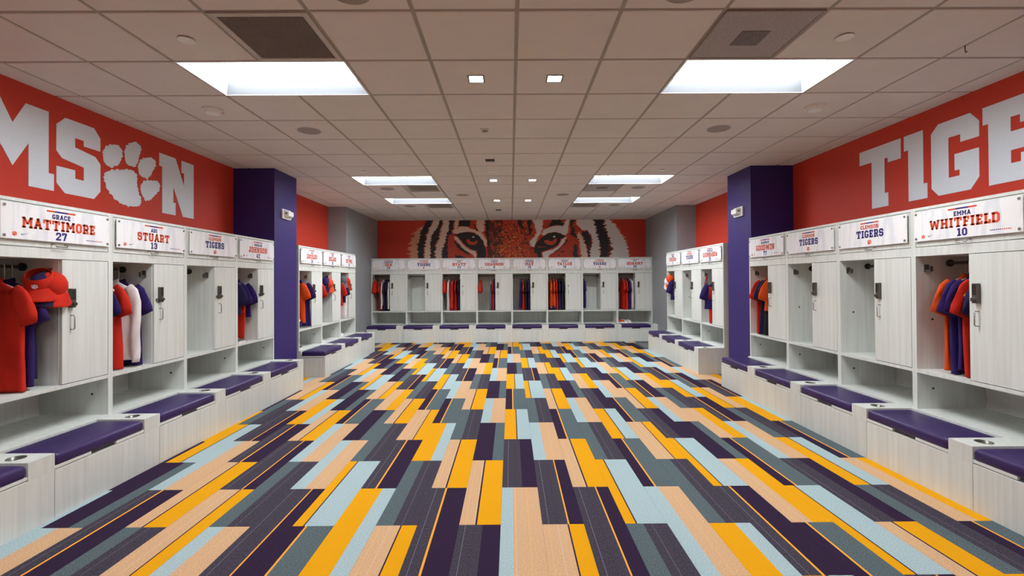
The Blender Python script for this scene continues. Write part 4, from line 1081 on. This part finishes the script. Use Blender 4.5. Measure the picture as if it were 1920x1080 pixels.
def trousers(key, x, color, label, top=-.02, length=.70, yaw=0.0, width=.15, thick=.022, dy=0.0):
    """trousers folded over / clipped to a hanger: waistband plus two hanging legs"""
    ph = random.uniform(0, 6)
    length = min(length, .655 + top)
    o = None
    mb = MB(); rings = []
    for z in (0, -.02, -.10, -.20):
        rings.append(ring2(0, 0, z, width, thick, 24, 0, ph, .001 + .004 * min(1, -z * 6)))
    mb.loft(rings)
    o = mb.build('trousers', CL[color], None, smooth=True)
    for s in (-1, 1):
        lr = []
        for k in range(8):
            z = -.15 - (length - .15) * k / 7
            lr.append(ring2(s * .004, s * (width * .48), z, width * (.5 - .12 * k / 7), thick * 1.05, 18, 0, ph + s, .005))
        lm = MB(); lm.loft(lr); lm.build('trouser_leg', CL[color], o, smooth=True)
    place(o, key, (x, ROD_Y + dy, NECK_Z - .08 + top), yaw)
    tag(o, label, 'trousers', 'clothes hanging in the lockers')
    h = hang(key, x, yaw)
    tag(h, ' '.join(('coat hanger of the ' + label).split()[:16]), 'hanger', 'coat hangers in the lockers')
    return o

def cap_thing(key, pos, color, label, rz=0.0, tilt=0.0, brim=None, visor=False, logo=True, front=None):
    """peaked cap hung up by its back strap: crown, front panel, peak, button"""
    o = None
    R = .094; n = 24
    rings = []
    lv = (0, .25, .5, .72, .88, .97) if not visor else (0, .15, .32, .48)
    for t in lv:
        r = R * math.cos(t * PI / 2) ** .75 if t < .99 else .004
        z = R * 1.05 * math.sin(t * PI / 2)
        rings.append([(math.cos(2 * PI * i / n) * r * .93, math.sin(2 * PI * i / n) * r * 1.08, z) for i in range(n)])
    inner = [[(x * .96, y * .96, z - .002) for x, y, z in r] for r in rings]
    mb = MB(); mb.loft(rings, cap=False)
    if not visor:
        mb.add(rings[-1], [tuple(range(n))])
    mb.loft([r[::-1] for r in inner], cap=False); mb.loft([inner[0], rings[0]], cap=False)
    if visor: mb.loft([rings[-1], inner[-1]], cap=False)
    o = mb.build('peaked_cap' if not visor else 'sun_visor', CL[color], None, smooth=True)
    pk = MB(); rows = []
    for k in range(7):
        t = k / 6; row = []
        for i in range(13):
            a = -PI / 2 + (i / 12 - .5) * 1.9
            rr = R + .002 + t * .072 * (math.cos((i / 12 - .5) * 2.3) ** .6)
            x_, y_ = math.cos(a) * rr * .93, math.sin(a) * rr * 1.08
            row.append((x_, y_, .006 - t * .046 - 3.2 * (x_ ** 2) * (.25 + t)))
        rows.append(row)
    up = [p for r in rows for p in r]; dn = [(x_, y_, z_ - .004) for x_, y_, z_ in up]
    W = 13; fs = []; N = len(up)
    for k in range(6):
        for i in range(12):
            a = k * W + i; fs += [(a, a + 1, a + W + 1, a + W), (N + a, N + a + W, N + a + W + 1, N + a + 1)]
    for i in range(12): fs.append((6 * W + i, 6 * W + i + 1, N + 6 * W + i + 1, N + 6 * W + i))
    for k in range(6):
        fs.append((k * W, (k + 1) * W, N + (k + 1) * W, N + k * W)); fs.append((k * W + 12, N + k * W + 12, N + (k + 1) * W + 12, (k + 1) * W + 12))
    pk.add(up + dn, fs); pk.build('peak', CL[brim or color], o, smooth=True)
    if not visor: MB().cyl((0, 0, R * 1.03), (0, 0, R * 1.03 + .006), .007, .005, 10).build('button', CL[color], o)
    if logo:
        polys = paw_polys(0, 0, .034); lg = MB()
        for p in polys:
            lg.add([(px, -R * 1.08 * math.sqrt(max(0, 1 - (px / R / .93) ** 2)) * (1.0 - .0) - .0025 + (.0035 if pz > 0 else 0), .030 + pz) for px, pz in p], [tuple(range(len(p)))])
        lg.build('paw_logo', M_LETTER, o)
    place(o, key, pos, rz, tilt)
    tag(o, label, 'cap', 'caps hung in the lockers')
    return o

def shoe(key, pos, rz, color, label, group, accent=None):
    """trainer: lofted upper, sole, laces; heel at -y, toe at +y"""
    L = .27
    sec = [(-.135, .030, .075, .0), (-.12, .036, .088, .0), (-.08, .038, .082, .0), (-.03, .038, .078, 0), (.02, .042, .068, 0), (.07, .045, .050, 0), (.11, .038, .040, 0), (.132, .020, .030, 0)]
    rings = []
    for y, hw, h, _ in sec:
        r = []
        for i in range(14):
            a = PI * i / 13
            r.append((math.cos(a) * hw * (1 if math.sin(a) < .7 else .92), y, .022 + max(0.0, math.sin(a)) ** .7 * (h - .022)))
        rings.append(r)
    mb = MB(); mb.loft(rings)
    o = mb.build('trainer_shoe', CL[color], None, smooth=True)
    sl = MB(); sl.loft([[(math.cos(PI * i / 6) * 0 + (hw + .003) * sx, y, z) for (sx, z) in ((-1, 0), (1, 0), (1, .026), (-1, .026))] for y, hw, h, _ in [(-.14, .026, 0, 0)] + sec + [(.14, .014, 0, 0)]])
    sl.build('sole', M_SOLE, o)
    lc = MB()
    for k in range(4):
        y = -.01 + k * .02; z = .078 - k * .0075
        lc.box(-.018, .018, y - .003, y + .003, z - .004, z + .002)
    lc.build('laces', M_LACE if color != 'white' else CL['grey'], o)
    MB().loft([[(math.cos(2 * PI * i / 12) * .022, -.085 + math.sin(2 * PI * i / 12) * .038, z) for i in range(12)] for z in (.07, .0865)]).build('ankle_opening', CL[accent or 'black'], o)
    place(o, key, pos, rz)
    tag(o, label, 'shoe', group)
    return o

def bag(key, pos, size, color, label, rz=0.0):
    sx, sy, sz = size; n = 20; rings = []
    for t in (0, .12, .3, .55, .8, .95, 1):
        k = (math.sin(min(1, t * 2.2 + .25) * PI / 2) if t < .5 else math.cos((t - .5) * 1.9))
        rings.append([((abs(math.cos(a)) ** .7) * math.copysign(1, math.cos(a)) * sx / 2 * k * (1 + .06 * math.sin(a * 3 + t * 5)), (abs(math.sin(a)) ** .7) * math.copysign(1, math.sin(a)) * sy / 2 * k, t * sz + .008 * math.sin(a * 4)) for a in [2 * PI * i / n for i in range(n)]])
    m0 = min(z for r in rings for _, _, z in r)
    rings = [[(x, y, z - m0) for x, y, z in r] for r in rings]
    mb = MB(); mb.loft(rings)
    o = mb.build('kit_bag', CL[color], None, smooth=True)
    MB().tube([(sx * .2, -sy * .30, sz * .7), (sx * .22, -sy * .48, sz * .9), (0, -sy * .5, sz * 1.0), (-sx * .22, -sy * .48, sz * .9), (-sx * .2, -sy * .30, sz * .7)], .006, 6).build('strap', CL['black'], o, smooth=True)
    place(o, key, pos, rz); tag(o, label, 'bag', 'bags in the lockers')
    return o

SH = .727          # shelf surface
CB = BENCH_Z       # cubby floor
# --- left wall, nearest locker
shirt('27', .25, 'red', 'nearest red short-sleeved shirt hanging at the left edge', length=.74, width=1.06, dy=-.005, thick=.036)
shirt('27', .315, 'purple', 'purple short-sleeved shirt directly behind the nearest red shirt', length=.72, dy=-.01)
shirt('27', .365, 'navy', 'navy shirt hanging behind the purple shirt in the caps locker', length=.68, dy=.03)
cap_thing('27', (.365, .062, 1.475), 'red', 'red sun visor with white paw in the nearest left locker', rz=-1.05, tilt=.6, visor=True)
cap_thing('27', (.395, .060, 1.44), 'navy', 'dark purple cap hung behind the red visor', rz=-.95, tilt=.6, logo=False)
cap_thing('27', (.42, .035, 1.445), 'red', 'red cap hung behind the visor beside the locker door', rz=-.6, tilt=.7, logo=False)
# --- locker with the white top
shirt('13', .10, 'purple', 'purple shirt at the left of the white long-sleeved top', length=.62, dy=.03)
shirt('13', .165, 'red', 'red short-sleeved shirt in front of the white long-sleeved top', length=.74, dy=-.01)
shirt('13', .30, 'white', 'white long-sleeved top hanging between red and purple shirts', length=.68, sleeve='long', dy=-.02, thick=.038)
shirt('13', .385, 'purple', 'purple short-sleeved shirt behind the white long-sleeved top', length=.74, dy=-.01)
# --- locker beside the left pillar
shirt('42', .16, 'navy', 'navy shirt with red shoulder stripe beside the left pillar', length=.40, dy=-.02, collar='red')
shirt('42', .23, 'red', 'red shirt between navy and purple shirts beside the left pillar', length=.40, dy=-.03, trim='purple')
shirt('42', .375, 'purple', 'purple shirt hanging beside the left pillar locker door', length=.45, dy=-.02)
trousers('42', .31, 'red', 'red trousers hanging in the locker beside the left pillar', top=.0, length=.64, width=.18, dy=-.03)
for i, dx in enumerate((.07, .165)):
    shoe('42', (dx, .14, SH), PI, 'grey', 'grey trainer on the shelf beside the left pillar, %s of the pair' % ('left' if i == 0 else 'right'), 'grey trainers')
# --- three lockers behind the left pillar
shirt('16', .27, 'orange', 'orange jersey just behind the left pillar', length=.66, dy=-.04, thick=.045)
shirt('16', .385, 'purple', 'purple shirt beside the orange jersey behind the left pillar', length=.72, dy=-.075)
bag('16', (.17, .19, SH), (.27, .30, .12), 'purple', 'purple bag on the shelf just behind the left pillar')
shoe('16', (.19, .11, SH + .118), PI * .6, 'orange', 'orange trainer lying on the purple bag behind the left pillar', 'orange trainers', 'white')
shoe('16', (.12, .17, CB), PI * .9, 'black', 'black shoe in the cubby behind the left pillar, left one', 'black shoes')
shoe('16', (.24, .18, CB), PI * .9, 'black', 'black shoe in the cubby behind the left pillar, right one', 'black shoes')
shirt('18', .13, 'red', 'red shirt in the middle locker behind the left pillar', length=.46, dy=-.02)
shirt('18', .20, 'navy', 'long navy shirt in the middle locker behind the left pillar', length=.74, dy=.03)
cap_thing('18', (.385, .085, 1.44), 'purple', 'purple cap with orange front hung behind the left pillar', rz=-1.3, tilt=.9, brim='purple')
cap_thing('18', (.42, .05, 1.43), 'orange', 'orange cap behind the purple cap, left side', rz=-1.0, tilt=.9, logo=False)
shoe('18', (.11, .13, CB), PI, 'white', 'white trainer in the middle cubby behind the left pillar', 'white trainers')
shirt('34', .22, 'red', 'red shirt in the locker nearest the left grey corner', length=.48, dy=-.03)
shirt('34', .33, 'navy', 'navy shirt in the locker nearest the left grey corner', length=.42, dy=-.045)
trousers('34', .38, 'white', 'white trousers hanging near the left grey corner', top=-.02, length=.66, width=.15, dy=-.13)
trousers('34', .27, 'red', 'red trousers hanging near the left grey corner', top=-.02, length=.60, width=.15, dy=-.03)
cap_thing('34', (.30, .06, 1.49), 'grey', 'grey cap hung near the left grey corner', rz=-1.2, tilt=.8)
cap_thing('34', (.415, .04, 1.45), 'red', 'red cap hung near the left grey corner', rz=-.9, tilt=.9, logo=False)
shoe('34', (.24, .16, CB), PI * .8, 'white', 'white trainer in the cubby near the left grey corner, left one', 'white trainers')
shoe('34', (.37, .18, CB), PI * .8, 'white', 'white trainer in the cubby near the left grey corner, right one', 'white trainers')
# --- mural wall
def small(key, x, label):        # short red shirt on the left hook
    return shirt(key, x, 'red', label, length=.27, width=.5, dy=-.20, dz=-.005, thick=.05, hanger=False)
small('24', .075, 'short red shirt on the left hook of the leftmost mural locker')
shirt('24', .185, 'red', 'long red shirt in the leftmost mural locker', length=.76, thick=.022)
shirt('24', .235, 'white', 'white top with long sleeves in the leftmost mural locker, left one', length=.60, sleeve='long', thick=.02)
shirt('24', .295, 'navy', 'navy shirt in the leftmost mural locker', length=.74, thick=.032)
shirt('24', .355, 'black', 'black shirt in the leftmost mural locker', length=.70, thick=.022)
shirt('24', .41, 'white', 'white long-sleeved top at the right of the leftmost mural locker', length=.62, sleeve='long', thick=.026)
small('23', .07, 'short red shirt on the left hook under the left tiger eye')
shirt('23', .15, 'white', 'white long-sleeved top under the left tiger eye', length=.74, sleeve='long', thick=.028)
shirt('23', .245, 'red', 'wide red shirt under the left tiger eye', length=.76, sleeve='long', thick=.045)
shirt('23', .33, 'red', 'narrow red shirt under the left tiger eye', length=.76, thick=.02)
shirt('23', .405, 'navy', 'navy shirt under the left tiger eye', length=.74, thick=.032)
small('6', .085, 'short red shirt on the left hook left of the middle')
trousers('6', .345, 'grey', 'grey trousers hanging left of the middle under the mural', length=.70, width=.2, thick=.032)
shirt('6', .395, 'red', 'red shirt left of the middle under the mural', length=.76, thick=.022)
shirt('6', .432, 'purple', 'purple shirt left of the middle under the mural', length=.74, thick=.018)
shirt('15', .225, 'purple', 'purple shirt right of the middle under the mural', length=.70, thick=.026)
shirt('15', .28, 'red', 'red shirt right of the middle under the mural', length=.77, thick=.026)
shirt('15', .345, 'black', 'black shirt right of the middle under the mural', length=.74, thick=.03)
shirt('15', .41, 'navy', 'navy shirt right of the middle under the mural', length=.76, thick=.03)
shirt('18b', .11, 'orange', 'orange shirt at the left under the right tiger eye', length=.70, thick=.035)
shirt('18b', .185, 'orange', 'orange shirt second from the left under the right tiger eye', length=.70, thick=.03)
shirt('18b', .245, 'red', 'red shirt under the right tiger eye', length=.77, thick=.026)
shirt('18b', .315, 'purple', 'purple shirt under the right tiger eye', length=.74, thick=.03)
shirt('18b', .395, 'black', 'black shirt under the right tiger eye', length=.72, thick=.035)
bag('18b', (.155, .20, SH), (.24, .28, .11), 'navy', 'dark purple bag on the locker shelf under the right tiger eye')
shirt('Bp', .075, 'purple', 'lone purple shirt in the locker second from the right', length=.70, thick=.04)
shirt('20', .19, 'red', 'red shirt at the left in the rightmost mural locker', length=.76, thick=.034)
shirt('20', .255, 'red', 'red shirt second from the left in the rightmost mural locker', length=.74, thick=.03)
shirt('20', .325, 'purple', 'purple shirt in the rightmost mural locker', length=.74, thick=.03)
shirt('20', .395, 'white', 'white long-sleeved top in the rightmost mural locker', length=.74, sleeve='long', thick=.026)
for i, (dx, c) in enumerate(((.065, 'orange'), (.14, 'orange'), (.235, 'white'), (.325, 'white'))):
    shoe('20', (dx, .17, CB), PI, c, '%s trainer in the cubby of the rightmost mural locker, %s of the pair' % (c, 'left' if i % 2 == 0 else 'right'), 'trainers in the rightmost cubby')
# --- three lockers behind the right pillar
cap_thing('2', (.10, .04, 1.46), 'orange', 'orange cap hung near the right grey corner', rz=1.2, tilt=.9)
cap_thing('2', (.06, .02, 1.42), 'white', 'white cap under the orange cap near the right grey corner', rz=1.0, tilt=.9, logo=False)
shirt('2', .33, 'purple', 'purple shirt near the right grey corner', length=.42, dy=-.10)
trousers('2', .39, 'grey', 'grey trousers near the right grey corner', length=.66, width=.18)
shoe('2', (.76, .20, CB), PI, 'black', 'black shoe in the cubby near the right grey corner', 'black shoes')
# red lanyard on the left hook
ln = [(0, 0, 0), (.03, -.012, -.10), (.07, -.03, -.24), (.055, -.035, -.33), (-.01, -.02, -.40), (-.06, -.03, -.36), (-.075, -.03, -.26), (-.04, -.012, -.12)]
q = smooth_poly([(y, z) for _, y, z in ln], 2)
pts = []
for i in range(len(ln)):
    a, b = Vector(ln[i]), Vector(ln[(i + 1) % len(ln)])
    for t in (0, .33, .66): pts.append(tuple(a.lerp(b, t)))
o = MB().tube(pts, .009, 6, closed=True).build('lanyard', CL['dred'], None, smooth=True)
MB().box(-.014, .014, -.028, -.018, -.455, -.40).build('clip', M_DARKSTEEL, o)
place(o, '25', (.075, .085, 1.545)); tag(o, 'looped red lanyard on the hook just behind the right pillar', 'lanyard')
shirt('25', .34, 'purple', 'purple short-sleeved shirt just behind the right pillar', length=.44, dy=-.13, dz=-.06, thick=.04)
trousers('25', .36, 'red', 'red trousers hanging just behind the right pillar', length=.66, width=.12, dy=-.17, top=-.05, thick=.03)
trousers('25', .41, 'purple', 'purple trousers hanging just behind the right pillar', length=.68, width=.15, dy=-.10, thick=.03)
# --- locker beside the right pillar
shirt('77', .17, 'red', 'red shirt farthest in the locker beside the right pillar', length=.74, dy=-.06)
shirt('77', .25, 'navy', 'navy shirt beside the right pillar', length=.74, dy=-.05)
shirt('77', .31, 'black', 'black shirt beside the right pillar', length=.74, dy=-.045)
shirt('77', .39, 'orange', 'orange shirt nearest in the locker beside the right pillar', length=.42, dy=-.06)
# --- nearest right locker
shirt('10', .20, 'orange', 'orange shirt farthest in the nearest right locker', length=.72, dy=-.01)
shirt('10', .25, 'purple', 'purple shirt behind the orange shirt, nearest right locker', length=.74, dy=-.005)
shirt('10', .30, 'purple', 'second purple shirt in the nearest right locker', length=.70, dy=-.01)
shirt('10', .365, 'red', 'red short-sleeved shirt in the nearest right locker', length=.82, dy=-.015)
shirt('10', .425, 'navy', 'navy shirt behind the door of the nearest right locker', length=.50, dy=.01)
o = MB().prism([(-.05, .0), (.0, .045), (.05, .06), (.03, .01), (.045, -.03), (.0, -.02), (-.02, -.045)], -.006, .006, 'x').build('gold_badge', CL['gold'], None)
place(o, '10', (.40, .07, 1.335)); tag(o, 'shiny gold patch on the shirts in the nearest right locker', 'badge')
